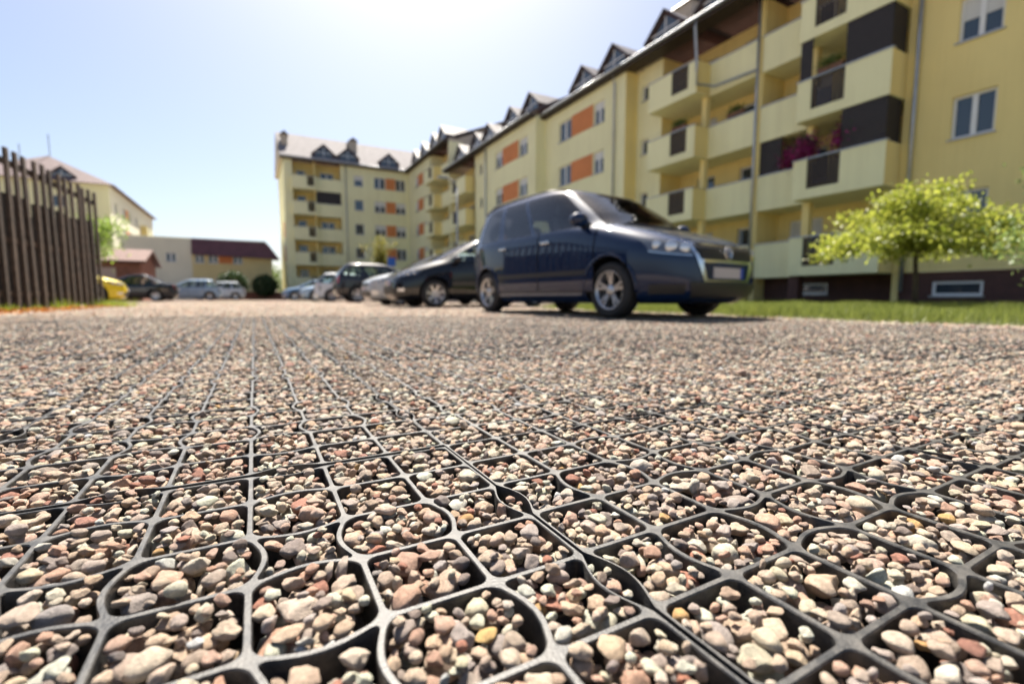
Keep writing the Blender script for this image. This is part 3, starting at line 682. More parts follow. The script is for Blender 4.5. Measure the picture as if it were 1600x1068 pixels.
t.plate(.49); t.plate(.62, -1)
e = t.front(0, .70, 1, .03); R0 = .068                             # round badge with its letters
bd = MB().tube([(e[0], R0*math.cos(a), e[2]+R0*math.sin(a)) for a in np.linspace(0, 2*math.pi, 33)], .007, 8).build('badge', CHROME, t.t, smooth=True)
def stroke(pts): return MB().tube([(e[0], R0*p[0], e[2]+R0*p[1]) for p in pts], .0055, 6).build('badge_letter', CHROME, bd)
stroke([(-.34,.88),(0,.10),(.34,.88)]); stroke([(-.86,.45),(-.42,-.82),(0,0),(.42,-.82),(.86,.45)])
vgr(.775, .797, .48, .575, CHROME, 'bonnet_trim', .012)
# wiper line and scuttle
MB().tube([t.front(y, 1.085, 1, .02) for y in np.linspace(-.55, .6, 8)], .010, 6).build('wiper', DARK, t.t)

HATCH = dict(front=[(.17,1.95),(.25,2.06),(.42,2.10),(.58,2.08),(.68,2.02),(.76,1.88),(.84,1.62),(.90,1.34),(.94,1.12),(1.1,.80),(1.25,.48),(1.40,.08),(1.46,-.3),(1.485,-.8)],
             rear=[(.17,-1.9),(.3,-2.05),(.55,-2.08),(.8,-2.06),(.94,-2.02),(1.15,-1.85),(1.35,-1.62),(1.43,-1.5),(1.46,-1.35),(1.485,-1.0)],
             width=[(.17,.76),(.25,.84),(.45,.875),(.7,.88),(.85,.87),(.94,.84),(1.15,.74),(1.35,.64),(1.43,.56),(1.46,.42),(1.485,.1)],
             belt=.94, roof=1.37, n=4.6, wheel_r=.315, axles=(1.28,-1.32), pillars=[(.10,.16),(-.42,-.35)], twin=False, spokes=7, tint_x=-9)
SEDAN = dict(HATCH, front=[(.17,2.10),(.25,2.22),(.42,2.26),(.58,2.22),(.68,2.10),(.76,1.90),(.84,1.55),(.90,1.15),(.94,.98),(1.1,.62),(1.25,.25),(1.38,-.15),(1.42,-.4),(1.44,-.7)],
             rear=[(.17,-2.1),(.3,-2.28),(.55,-2.3),(.85,-2.27),(.94,-2.18),(1.0,-1.75),(1.15,-1.45),(1.32,-1.1),(1.39,-.95),(1.42,-.85),(1.44,-.75)], belt=.93, roof=1.33)
SUV = dict(MPV, front=[(.26,1.98),(.34,2.14),(.5,2.2),(.72,2.18),(.88,2.05),(.98,1.7),(1.06,1.2),(1.10,1.02),(1.3,.66),(1.48,.30),(1.58,.0),(1.64,-.4),(1.665,-.8),(1.68,-1.0)],
           rear=[(.26,-2.05),(.36,-2.2),(.6,-2.25),(.9,-2.22),(1.10,-2.15),(1.35,-1.98),(1.52,-1.82),(1.60,-1.7),(1.65,-1.5),(1.68,-1.2)],
           width=[(.26,.82),(.34,.9),(.6,.93),(.9,.925),(1.10,.88),(1.35,.77),(1.54,.66),(1.61,.55),(1.65,.4),(1.68,.1)], belt=1.10, roof=1.53, wheel_r=.35, rear_sill=1.14)
def plain_car(spec, name, label, pm, loc, rz, head=(.5,.85,.62,.76), tail=(.58,.72,.98), plates=True, grille=True):
    c = Car(spec, name, label, 'car', pm, loc, rz)
    b = spec['belt']
    c.doors([(.0, 1.0), (-.95, -.015)], .32, b-.01); c.mirror(.78, b)
    k = b-.94
    c.lights((head[0], head[1], head[2]+k, head[3]+k), (tail[0], tail[1]+k, tail[2]+k))
    if grille:
        c.patch('grille', DARK, 'f', -.42, .42, .56+k, .65+k, 1, .008); c.patch('lower_intake', DARK, 'f', -.55, .55, .26+k*.5, .40+k*.5, 1, .008)
    for sg in (-1, 1): c.patch('fog_lamp', LAMP, 'f', sg*.60, sg*.72, .33+k*.5, .40+k*.5, 1, .010, 6, 4)
    c.plate(.48+k, 1); c.plate(.70+k, -1)
    return c
PI = math.pi
blk = paint('black_paint', (.008,.009,.012), .3); slv = paint('silver_paint', (.40,.42,.44), .7); ltb = paint('light_blue_paint', (.30,.42,.56), .6)
wht = paint('white_paint', (.72,.73,.74), 0); brz = paint('dark_graphite_paint', (.02,.02,.024), .5); yel = paint('yellow_paint', (.72,.55,.02), 0); dsd = paint('midnight_paint', (.008,.012,.02), .4); sky_b = paint('pale_blue_paint', (.36,.47,.60), .5); grb = paint('grey_blue_paint', (.13,.22,.34), .5)
c4 = dict(HATCH, front=[(.17,1.98),(.25,2.10),(.42,2.14),(.58,2.12),(.68,2.06),(.78,1.92),(.88,1.68),(.96,1.42),(1.02,1.22),(1.2,.86),(1.38,.48),(1.52,.12),(1.57,-.25),(1.60,-.9)],
          rear=[(.17,-1.9),(.3,-2.1),(.55,-2.14),(.9,-2.1),(1.02,-2.06),(1.25,-1.92),(1.46,-1.72),(1.54,-1.6),(1.58,-1.4),(1.60,-1.1)],
          width=[(.17,.78),(.25,.87),(.45,.905),(.75,.91),(.92,.895),(1.02,.87),(1.25,.77),(1.46,.66),(1.54,.58),(1.58,.42),(1.60,.1)], belt=1.02, roof=1.48)
plain_car(c4, 'hatchback', 'black rounded hatchback parked nose out behind the navy minivan', blk, (4.86, 11.05), PI)
plain_car(HATCH, 'silver_hatchback', 'silver hatchback parked nose out between black hatchback and dark off-roader', slv, (4.85, 13.9), PI)
plain_car(SUV, 'off_roader', 'dark graphite off-roader parked tail out with pale roof glint', brz, (5.35, 22.2), 0)
plain_car(HATCH, 'white_estate', 'white estate car parked tail out beside the dark off-roader', wht, (4.95, 27.6), 0)
plain_car(HATCH, 'pale_blue_hatchback', 'pale blue hatchback parked nose out beyond the white estate car', sky_b, (4.55, 31.8), PI)
plain_car(HATCH, 'grey_blue_hatchback', 'grey blue hatchback at the far end of the row before the corner block', grb, (3.9, 39.0), PI)
plain_car(SEDAN, 'dark_sedan', 'midnight coloured sedan with tail towards the lane near the brick garage', dsd, (-6.2, 34.0), PI)
plain_car(HATCH, 'light_blue_hatchback', 'light blue hatchback parked past the midnight sedan', ltb, (-4.2, 42.5), PI)
plain_car(HATCH, 'silver_compact', 'silver compact car parked before the low reddish wall', paint('silver_two', (.5,.54,.58), .6), (-2.7, 47.5), PI)
plain_car(HATCH, 'yellow_hatchback', 'bright yellow hatchback half hidden by the end of the fence', yel, (-5.85, 20.2), R(8))
plain_car(HATCH, 'white_blue_hatchback', 'white hatchback just past the yellow car', wht, (-6.9, 25.6), R(4))

# ------------------------------------------------------------------ street furniture
L1 = thing('street_lamp', 'slim grey street lamp standing on the lawn before the second loggia', 'lamp', (10.5, 26, 0))
MB().tube([(0,0,-.05),(0,0,6.5)], [.07,.045], 12).build('pole', ZINC, L1, smooth=True)
MB().tube([(0,0,6.5),(-.2,-.1,6.8),(-.7,-.3,6.85)], .03, 8).build('arm', ZINC, L1, smooth=True)
MB().box(-1.25, -.65, -.45, -.2, 6.80, 6.92).build('lamp_head', ZINC, L1, bevel=.03)
S1 = thing('parking_sign', 'small blue square sign on a grey post beside the parked cars', 'sign', (9.2, 36, 0))
MB().tube([(0,0,-.05),(0,0,3.2)], .03, 8).build('post', ZINC, S1)
MB().box(-.3, .3, -.05, -.03, 2.55, 3.2).build('sign_panel', mat('sign_blue', (.02,.10,.45), .4), S1)

# ------------------------------------------------------------------ vegetation
def leaves(name, centers, nrm_jit, size, m, parent, aspect=.5, droop=0.):
    c = np.asarray(centers); n = len(c)
    d = rng.normal(size=(n,3)); d[:,2] -= droop; d /= np.linalg.norm(d, axis=1)[:,None]
    a = rng.normal(size=(n,3)); a -= d*np.sum(a*d, axis=1)[:,None]; a /= np.linalg.norm(a, axis=1)[:,None]
    s = size*rng.uniform(.6, 1.3, n)[:,None]
    v = np.empty((n,4,3)); v[:,0] = c; v[:,1] = c+d*s*.5+a*s*aspect*.5; v[:,2] = c+d*s; v[:,3] = c+d*s*.5-a*s*aspect*.5
    me = bpy.data.meshes.new(name); me.vertices.add(n*4); me.vertices.foreach_set('co', v.reshape(-1))
    me.loops.add(n*4); me.loops.foreach_set('vertex_index', np.arange(n*4)); me.polygons.add(n)
    me.polygons.foreach_set('loop_start', np.arange(n)*4); me.polygons.foreach_set('loop_total', np.full(n, 4)); me.update()
    me.materials.append(m); return link(name, me, parent)
YG = leaf_mat('yellow_green_leaf', (.15,.20,.02), (.50,.52,.09), .5)
GR = leaf_mat('green_leaf', (.05,.09,.018), (.14,.20,.04), .45)
DG = leaf_mat('dark_green_leaf', (.02,.045,.012), (.06,.10,.03), .3)
SV = leaf_mat('silver_leaf', (.06,.12,.02), (.30,.38,.13), .4)
LG = leaf_mat('lime_leaf', (.16,.26,.03), (.30,.42,.06), .5)
PU = leaf_mat('purple_petal', (.20,.005,.08), (.36,.02,.18), .3)
def tree(name, label, loc, tips, trunk, lm, n, clump, size, r0=.05, group=None, droop=0., asp=.5):
    t = thing(name, label, 'tree', (loc[0], loc[1], .0), 0, group)
    mb = MB(); top = Vector(trunk[-1]); pts = [Vector(p) for p in trunk]
    mb.tube(pts, [r0*(1-.45*i/(len(pts)-1)) for i in range(len(pts))], 10); cs = []
    for q in tips:
        q = Vector(q); st = pts[-1] if random.random() < .6 else pts[-2].lerp(pts[-1], random.uniform(.3, 1))
        mid = st.lerp(q, .5)+Vector((random.uniform(-.1,.1), random.uniform(-.1,.1), random.uniform(.05,.2)))*(q-st).length
        mb.tube([st, mid, q], [r0*.38, r0*.22, r0*.08], 6)
        for _ in range(n):
            f = random.random()**.6; b = mid.lerp(q, f) if random.random() < .75 else st.lerp(mid, f)
            cs.append(b+Vector(np.random.default_rng(random.randrange(1 << 30)).normal(size=3)*clump*np.array((1,1,.55))))
    mb.build('trunk', BARK, t, smooth=True); leaves('crown', cs, 0, size, lm, t, asp, droop); return t
tx, ty = 11.7, 4.55
tips = []
for k in range(64):
    a = random.uniform(0, 2*PI); r = math.sqrt(random.random())*1.75
    tips.append((r*math.cos(a)+.05, r*math.sin(a), 1.0+1.75*(1-(r/1.95)**1.8)*random.uniform(.05, 1.02)+random.uniform(-.12,.12)))
tree('ornamental_tree', 'small spreading yellow green tree on the lawn before the ochre wall', (tx, ty), tips, [(0,0,-.05),(.03,.02,.5),(-.02,.04,1.0),(.04,.0,1.35)], YG, 330, .13, .085, .055, droop=.3)
tips = [(random.gauss(0,.42), random.gauss(0,.42), random.uniform(.35, 2.6)) for _ in range(30)]
tree('silvery_shrub', 'silvery leaved shrub at the edge of the lawn past the yellow green tree', (9.15, 1.75), tips, [(0,0,-.05),(0,0,.25),(.02,0,.5)], SV, 260, .17, .075, .04, asp=.42)
tips = [(random.gauss(0,.8), random.gauss(0,.7), random.uniform(2.4, 4.2)) for _ in range(26)]
tree('lime_tree', 'bright lime green tree showing above the end of the fence', (-7.3, 31.3), tips, [(0,0,-.05),(0,.05,1.2),(.05,0,2.2)], LG, 160, .3, .16, .09)
tips = [(random.gauss(0,.55), random.gauss(0,.55), random.uniform(1.5, 5.4)) for _ in range(34)]
tree('young_tree', 'young upright yellow tinged tree behind the parked cars near the sign', (9.6, 41.5), tips, [(0,0,-.05),(0,.05,1.5),(.05,0,3.4)], leaf_mat('olive_leaf', (.10,.13,.02), (.32,.26,.05), .45), 130, .22, .15, .07)
for i, (x, y, r, lb) in enumerate(((-1.7,53.0,1.25,'rounded dark green bush before the orange panel of the cream building'),(1.0,53.2,1.1,'rounded dark green bush at the yellow corner of the cream building'))):
    t = thing('round_bush', lb, 'bush', (x, y, 0), 0, 'bushes before the cream building')
    p = rng.normal(size=(2600,3)); p /= np.linalg.norm(p, axis=1)[:,None]; p *= (r*rng.uniform(.55,1.05,2600)**.5)[:,None]; p[:,2] = p[:,2]*.9+r*.95+.35
    leaves('foliage', p, 0, .22, DG, t, .6)
    MB().tube([(0,0,-.05),(0,0,r)], [.08,.03], 8).build('stem', BARK, t)
for i, (x, y, h, lb) in enumerate(((4.2,75,3.2,'low green tree in the gap nearest the corner block'),(1.6,80,4.0,'tallest green tree in the gap behind the cream building'),(-.5,84,3.4,'low green tree in the gap nearest the cream building'))):
    t = thing('far_tree', lb, 'tree', (x-1.6, y, 0), 0, 'far trees in the gap')
    p = rng.normal(size=(1500,3))*np.array((1.5,1.5,1.0)); p[:,2] += h*.75
    leaves('crown', p, 0, .35, GR, t, .6); MB().tube([(0,0,-.05),(0,0,h*.7)], [.15,.06], 8).build('trunk', BARK, t)
for y, lb in ((8.6,'purple flowering hanging basket nearest the privacy screen'),(9.9,'purple flowering hanging basket at the railing end of the balcony'),(10.9,'purple flowering hanging basket in the recessed loggia')):
    xx = 17.35 if y < 10.4 else 18.15
    t = thing('flower_basket', lb, 'flowers', (xx, y+.35, FL[1]+1.35), 0, 'hanging flower baskets')
    p = rng.normal(size=(900,3))*np.array((.2,.2,.2)); leaves('blossom', p+np.array((0,0,.25)), 0, .09, PU, t, .8, .3)
    p = rng.normal(size=(500,3))*np.array((.19,.19,.16)); leaves('foliage', p+np.array((0,0,.42)), 0, .09, DG, t, .6)
    MB().tube([(0,0,.3),(0,0,1.08)], .008, 5).build('chain', DARK, t)
for i, (x, y, z, lb) in enumerate(((16.98,15.75,FL[2]+1.02,'planter of pale flowers on the railing of the far balcony stack'),(17.0,9.4,FL[2]+1.05,'planter of white flowers on the upper balcony railing by the screens'),(17.9,13.6,FL[2]+1.1,'green plant standing on the recessed loggia parapet'))):
    t = thing('planter', lb, 'planter', (x+.06, y, z+.14), 0, 'planters on balcony parapets')
    MB().hexa([(-.07,-.36,0),(.07,-.36,0),(.07,.36,0),(-.07,.36,0),(-.09,-.4,.15),(.09,-.4,.15),(.09,.4,.15),(-.09,.4,.15)]).build('box', mat('terracotta', (.16,.08,.05), .8), t)
    p = rng.normal(size=(500,3))*np.array((.07,.2,.08))+np.array((0,0,.26)); leaves('foliage', p, 0, .08, GR, t, .5)
    if i < 2: p = rng.normal(size=(160,3))*np.array((.07,.2,.07))+np.array((0,0,.33)); leaves('blossom', p, 0, .06, SV, t, .8)
def blades(name, pts, h, m, lean=.5):
    n = len(pts); hh = h*rng.uniform(.45, 1.25, n)*(1+.9*np.maximum(0, np.sin(pts[:,0]*2.3+1.7*np.sin(pts[:,1]*1.3))*np.sin(pts[:,1]*2.9+.6))); a = rng.uniform(0, 2*PI, n); wd = rng.uniform(.0025, .006, n)
    ln = rng.normal(size=(n,2))*lean*hh[:,None]*.6; v = np.empty((n,3,3))
    v[:,0] = pts; v[:,1] = pts; v[:,0,0] += wd*np.cos(a); v[:,0,1] += wd*np.sin(a); v[:,1,0] -= wd*np.cos(a); v[:,1,1] -= wd*np.sin(a)
    v[:,2] = pts; v[:,2,:2] += ln; v[:,2,2] += hh
    me = bpy.data.meshes.new(name); me.vertices.add(n*3); me.vertices.foreach_set('co', v.reshape(-1)); me.loops.add(n*3)
    me.loops.foreach_set('vertex_index', np.arange(n*3)); me.polygons.add(n); me.polygons.foreach_set('loop_start', np.arange(n)*3)
    me.polygons.foreach_set('loop_total', np.full(n, 3)); me.update(); me.materials.append(m); o = link(name, me); o['kind'] = 'stuff'; return o
GRASS = leaf_mat('grass_blade', (.085,.12,.02), (.27,.30,.07), .4)
n = 190000
py = rng.uniform(-3, 9, n); px = 5.2+(rng.random(n)**1.5)*12.3; ed = 5.35+.10*np.sin(py*1.7)+.06*np.sin(py*4.3+1)
dens = .5+.5*np.sin(px*1.9+2*np.sin(py*1.1))*np.sin(py*1.6+1.3)
k = (px > ed+rng.normal(size=n)*.07) & (rng.random(n) < .35+.65*dens); p = np.stack([px, py, np.where(px > ed+.15, .015, -.03)], 1)[k]
o = tag(blades('lawn_grass', p, .085, GRASS), 'short sunlit green grass between gravel and apartment block', 'grass')
n = 60000; p = np.stack([8.65+rng.random(n)**1.3*8, rng.uniform(9, 42, n), np.full(n, .015)], 1)
tag(blades('lawn_grass', p, .12, GRASS), 'strip of green grass behind the row of parked cars', 'grass')
ps = []
for cx, cy, s, n in ((-3.15,14.95,.22,900),(-3.35,13.4,.10,200),(-3.38,12.5,.10,220),(-3.6,10.7,.14,400),(-3.5,11.6,.08,160),(-3.2,15.6,.25,500)):
    ps.append(np.stack([cx+rng.normal(size=n)*s, cy+rng.normal(size=n)*s*1.5, np.full(n, -.02)], 1))
tag(blades('weed_tufts', np.concatenate(ps), .14, leaf_mat('weed', (.14,.20,.02), (.36,.40,.05), .5)), 'green weed tufts along the foot of the wooden fence', 'weeds')
p = np.stack([-3.25+rng.normal(size=1500)*.22, rng.uniform(8.5, 15, 1500), np.abs(rng.normal(size=1500))*.012], 1)
o = leaves('fallen_leaves', p, 0, .06, leaf_mat('dry_leaf', (.30,.09,.02), (.45,.22,.06), .3), None, .7); o['kind'] = 'stuff'; tag(o, 'orange brown fallen leaves along the fence', 'leaves')

# ------------------------------------------------------------------ gravel grid: seven by seven cells in each plastic panel
NC = 7; PAN = .646; GAP = .003; CELL = (PAN-GAP)/NC; WT = .0030; BOW = .0135; DEPTH = .05
OX, OY = .262, .712                                              # a corner shared by four panels
def vx(i): return i*CELL
def wall_pt(kind, i, j, t):
    """kind 'x': wall at x=i*CELL beside row j; kind 'y': wall at y=j*CELL above column i; t runs 0..1"""
    bow = max(0., math.sin(math.pi*t))**1.15*BOW
    if kind == 'x':
        s = 0
        if j in (2, 4):                                          # bows towards the even column
            if i == 0: s = 1
            elif i == NC: s = -1
            else: s = -1 if (i-1) % 2 == 0 else 1
        return (i*CELL+s*bow, (j+t)*CELL)
    s = 0
    if i in (2, 4):
        if j == 0: s = 1
        elif j == NC: s = -1
        else: s = -1 if (j-1) % 2 == 0 else 1
    return ((i+t)*CELL, j*CELL+s*bow)
def coons(i, j, u, v):
    b, t_ = wall_pt('y', i, j, u), wall_pt('y', i, j+1, u); l, r = wall_pt('x', i, j, v), wall_pt('x', i+1, j, v)
    p00, p10, p01, p11 = (i*CELL, j*CELL), ((i+1)*CELL, j*CELL), (i*CELL, (j+1)*CELL), ((i+1)*CELL, (j+1)*CELL)
    return tuple((1-v)*b[k]+v*t_[k]+(1-u)*l[k]+u*r[k]-((1-u)*(1-v)*p00[k]+u*(1-v)*p10[k]+(1-u)*v*p01[k]+u*v*p11[k]) for k in (0, 1))
def loops(i, j):
    tau = WT/CELL; ro = .0105/CELL; inner, outer = [], []
    hs = .5-tau; ns, nc = 9, 6
    for q in range(4):                                           # side by side, with rounded corners
        for k in range(ns):
            t = -1+2*(k)/(ns-1); x = t*(hs-ro); p = (x, -hs); po = (x*(.5/(hs)), -.5)
            a = q*math.pi/2; c, s = round(math.cos(a)), round(math.sin(a))
            inner.append((.5+c*p[0]-s*p[1], .5+s*p[0]+c*p[1])); outer.append((.5+c*po[0]-s*po[1], .5+s*po[0]+c*po[1]))
        for k in range(1, nc):
            a0 = -math.pi/2+(math.pi/2)*k/nc; p = (hs-ro+ro*math.cos(a0), -hs+ro+ro*math.sin(a0))
            f = k/nc; xo0 = (hs-ro)*(.5/hs); po = (min(.5, xo0+2*f*(.5-xo0)), -.5 if f <= .5 else -.5+(2*f-1)*(.5-xo0))
            a = q*math.pi/2; c, s = round(math.cos(a)), round(math.sin(a))
            inner.append((.5+c*p[0]-s*p[1], .5+s*p[0]+c*p[1])); outer.append((.5+c*po[0]-s*po[1], .5+s*po[0]+c*po[1]))
    return [coons(i, j, *p) for p in inner], [coons(i, j, *p) for p in outer]
PLASTIC = None
def plastic():
    m = bpy.data.materials.new('dusty_black_plastic'); m.use_nodes = True; t = m.node_tree; b = t.nodes['Principled BSDF']; L = t.links.new
    tc = t.nodes.new('ShaderNodeTexCoord'); n = t.nodes.new('ShaderNodeTexNoise'); n.inputs['Scale'].default_value = 38; n.inputs['Detail'].default_value = 8; n.inputs['Roughness'].default_value = .7
    g = t.nodes.new('ShaderNodeNewGeometry'); sx = t.nodes.new('ShaderNodeSeparateXYZ'); L(g.outputs['Normal'], sx.inputs[0])
    r = t.nodes.new('ShaderNodeValToRGB'); r.color_ramp.elements[0].position = .38; r.color_ramp.elements[1].position = .66
    r.color_ramp.elements[0].color = (.014,.015,.017,1); r.color_ramp.elements[1].color = (.075,.070,.064,1)
    L(tc.outputs['Object'], n.inputs['Vector']); L(n.outputs['Fac'], r.inputs[0]); L(r.outputs[0], b.inputs['Base Color'])
    rr = t.nodes.new('ShaderNodeMapRange'); rr.inputs[3].default_value = .34; rr.inputs[4].default_value = .62; L(n.outputs['Fac'], rr.inputs[0]); L(rr.outputs[0], b.inputs['Roughness'])
    n2 = t.nodes.new('ShaderNodeTexNoise'); n2.inputs['Scale'].default_value = 420; n2.inputs['Detail'].default_value = 4; bp = t.nodes.new('ShaderNodeBump'); bp.inputs['Strength'].default_value = .35; bp.inputs['Distance'].default_value = .0015
    L(tc.outputs['Object'], n2.inputs['Vector']); L(n2.outputs['Fac'], bp.inputs['Height']); L(bp.outputs[0], b.inputs['Normal'])
    return m
PLASTIC = plastic()
pv, pf = [], []
CELLPOLY = []
for i in range(NC):
    for j in range(NC):
        inn, out = loops(i, j); N = len(inn); c = np.mean(inn, axis=0); o = len(pv)
        CELLPOLY.append(np.array(inn))
        ch = [tuple(np.array(p)+(c-np.array(p))/np.linalg.norm(c-np.array(p))*-.0009) for p in inn]     # chamfered lip
        low = [tuple(np.array(p)+(c-np.array(p))/np.linalg.norm(c-np.array(p))*-.0012) for p in inn]
        pv += [(*p, 0.) for p in out]+[(*p, 0.) for p in ch]+[(*p, -.0012) for p in inn]+[(*p, -DEPTH) for p in low]
        for r in range(3):
            for k in range(N): pf.append((o+r*N+k, o+r*N+(k+1) % N, o+(r+1)*N+(k+1) % N, o+(r+1)*N+k))
for kind in ('x', 'y'):                                           # outer skirt
    for e in (0, NC):
        for j in range(NC):
            pts = [wall_pt(kind, e, j, t) if kind == 'x' else wall_pt(kind, j, e, t) for t in np.linspace(0, 1, 9)]; o = len(pv)
            pv += [(*p, 0.) for p in pts]+[(*p, -DEPTH) for p in pts]; pf += [(o+k, o+k+1, o+k+10, o+k+9) for k in range(8)]
pm = bpy.data.meshes.new('grid_panel'); pm.from_pydata(pv, [], pf); pm.materials.append(PLASTIC)
bm = bmesh.new(); bm.from_mesh(pm); bmesh.ops.remove_doubles(bm, verts=bm.verts[:], dist=1e-5)
for f in bm.faces: f.smooth = abs(f.normal.z) < .5
for ed_ in bm.edges:
    if len(ed_.link_faces) == 2 and ed_.calc_face_angle(0) > R(35): ed_.smooth = False
bm.to_mesh(pm); bm.free()
def depth_of(x, y): return x*FWD[0]+y*FWD[1]-CAM_H*FWD[2]*-1*0+(CAM_H*-FWD[2])
def in_view(x, y, marg=.35, far=6.5):
    d = x*FWD[0]+y*FWD[1]; l = x*RGT[0]+y*RGT[1]
    return (d > .02-marg) & (d < far) & (np.abs(l) < np.abs(d)*1.12+marg+.12)
for a in range(-9, 10):
    for b in range(-4, 13):
        x0, y0 = OX+a*PAN+GAP/2, OY+b*PAN+GAP/2
        cx, cy = x0+PAN/2, y0+PAN/2
        if not in_view(cx, cy, .95, 5.9) or x0 > 4.9 or y0 < -1.3: continue
        p = link('grid_panel', pm, ground); p.location = (x0+random.uniform(-.0008,.0008), y0+random.uniform(-.0008,.0008), random.uniform(-.0015,.0015)); p.rotation_euler = (random.uniform(-.002,.002), random.uniform(-.002,.002), random.uniform(-.002,.002))

# ------------------------------------------------------------------ pebbles
def make_pebble(k, sub):
    r = np.random.default_rng(100+k); bm = bmesh.new(); bmesh.ops.create_icosphere(bm, subdivisions=sub, radius=1)
    v = np.array([q.co[:] for q in bm.verts]); ang = k % 3                              # 0 smooth, 1 chipped, 2 angular
    npl = (5, 11, 15)[ang]; off = (.82, .70, .62)[ang]
    for _ in range(npl):                                                                # cut by random planes
        d = r.normal(size=3); d /= np.linalg.norm(d); o = off+r.uniform(-.08, .14); h = v@d
        v = v-np.outer(np.maximum(0, h-o)*(.82 if ang == 0 else .985), d)
    for fq, am in ((1.3, .09), (2.7, .04), (6, .02), (13, .007)):                                    # low-frequency lumps
        for _ in range(3):
            d = r.normal(size=3)*fq; v = v*(1+am*np.sin(v@d+r.uniform(0, 6.28)))[:, None]
    ax = np.array((1, r.uniform(.66, .92), r.uniform(.46, .74))); v = v*ax; v -= (v.max(0)+v.min(0))/2; v /= np.abs(v[:, 0]).max()
    for q, c in zip(bm.verts, v): q.co = c
    for f in bm.faces: f.smooth = True
    me = bpy.data.meshes.new('pebble_shape_%02d' % k); bm.to_mesh(me); bm.free(); return me, v
def pebble_mat():
    m = bpy.data.materials.new('pebble'); m.use_nodes = True; t = m.node_tree; b = t.nodes['Principled BSDF']; L = t.links.new
    at = t.nodes.new('ShaderNodeAttribute'); at.attribute_type = 'INSTANCER'; at.attribute_name = 'pcol'
    tc = t.nodes.new('ShaderNodeTexCoord'); off = t.nodes.new('ShaderNodeVectorMath'); off.operation = 'MULTIPLY_ADD'
    sc = t.nodes.new('ShaderNodeVectorMath'); sc.operation = 'SCALE'; sc.inputs[3].default_value = 37
    L(at.outputs['Color'], sc.inputs[0]); off.inputs[1].default_value = (1,1,1); L(tc.outputs['Object'], off.inputs[0]); L(sc.outputs[0], off.inputs[2])
    n = t.nodes.new('ShaderNodeTexNoise'); n.inputs['Scale'].default_value = 1.6; n.inputs['Detail'].default_value = 6; n.inputs['Roughness'].default_value = .68
    n2 = t.nodes.new('ShaderNodeTexNoise'); n2.inputs['Scale'].default_value = 9; n2.inputs['Detail'].default_value = 9; n2.inputs['Roughness'].default_value = .75
    L(off.outputs[0], n.inputs['Vector']); L(off.outputs[0], n2.inputs['Vector'])
    r1 = t.nodes.new('ShaderNodeMapRange'); r1.inputs[1].default_value = .3; r1.inputs[2].default_value = .7; r1.inputs[3].default_value = .62; r1.inputs[4].default_value = 1.22; L(n.outputs['Fac'], r1.inputs[0])
    r2 = t.nodes.new('ShaderNodeMapRange'); r2.inputs[1].default_value = .35; r2.inputs[2].default_value = .62; r2.inputs[3].default_value = .80; r2.inputs[4].default_value = 1.10; L(n2.outputs['Fac'], r2.inputs[0])
    mu = t.nodes.new('ShaderNodeMath'); mu.operation = 'MULTIPLY'; L(r1.outputs[0], mu.inputs[0]); L(r2.outputs[0], mu.inputs[1])
    s2 = t.nodes.new('ShaderNodeVectorMath'); s2.operation = 'SCALE'; L(at.outputs['Color'], s2.inputs[0]); L(mu.outputs[0], s2.inputs[3])
    L(s2.outputs[0], b.inputs['Base Color']); b.inputs['Roughness'].default_value = .72; b.inputs['Specular IOR Level'].default_value = .35
    bp = t.nodes.new('ShaderNodeBump'); bp.inputs['Strength'].default_value = .7; bp.inputs['Distance'].default_value = .08; L(n2.outputs['Fac'], bp.inputs['Height']); L(bp.outputs[0], b.inputs['Normal'])
    return m
PEB = pebble_mat()
NS = 18
fine = bpy.data.collections.new('pebble_shapes'); coarse = bpy.data.collections.new('pebble_shapes_far')
SHP = []; FINE = []
for k in range(NS):
    me, v = make_pebble(k, 3); me.materials.append(PEB); FINE.append(me); fine.objects.link(bpy.data.objects.new('pebble_shape_%02d' % k, me)); SHP.append(v)
    me2, _ = make_pebble(k, 2); me2.materials.append(PEB); coarse.objects.link(bpy.data.objects.new('pebble_shape_far_%02d' % k, me2))
PALET = np.array([(.60,.52,.41),(.66,.59,.49),(.54,.45,.34),(.46,.40,.33),(.54,.38,.29),(.58,.44,.35),(.36,.19,.14),(.42,.39,.36),(.28,.25,.23),(.56,.38,.17),(.72,.67,.60),(.43,.30,.23)])
PW_ = np.array([.19,.18,.12,.13,.08,.10,.035,.10,.035,.006,.03,.03]); PW_ /= PW_.sum()
def colours(n):
    c = PALET[rng.choice(len(PALET), n, p=PW_)]*rng.uniform(.85, 1.2, (n,1))*(1+np.outer(rng.normal(size=n)*.035, (1.,0.,-1.))); return np.clip(c*np.array((1.17,1.045,1.0)), .02, .70)
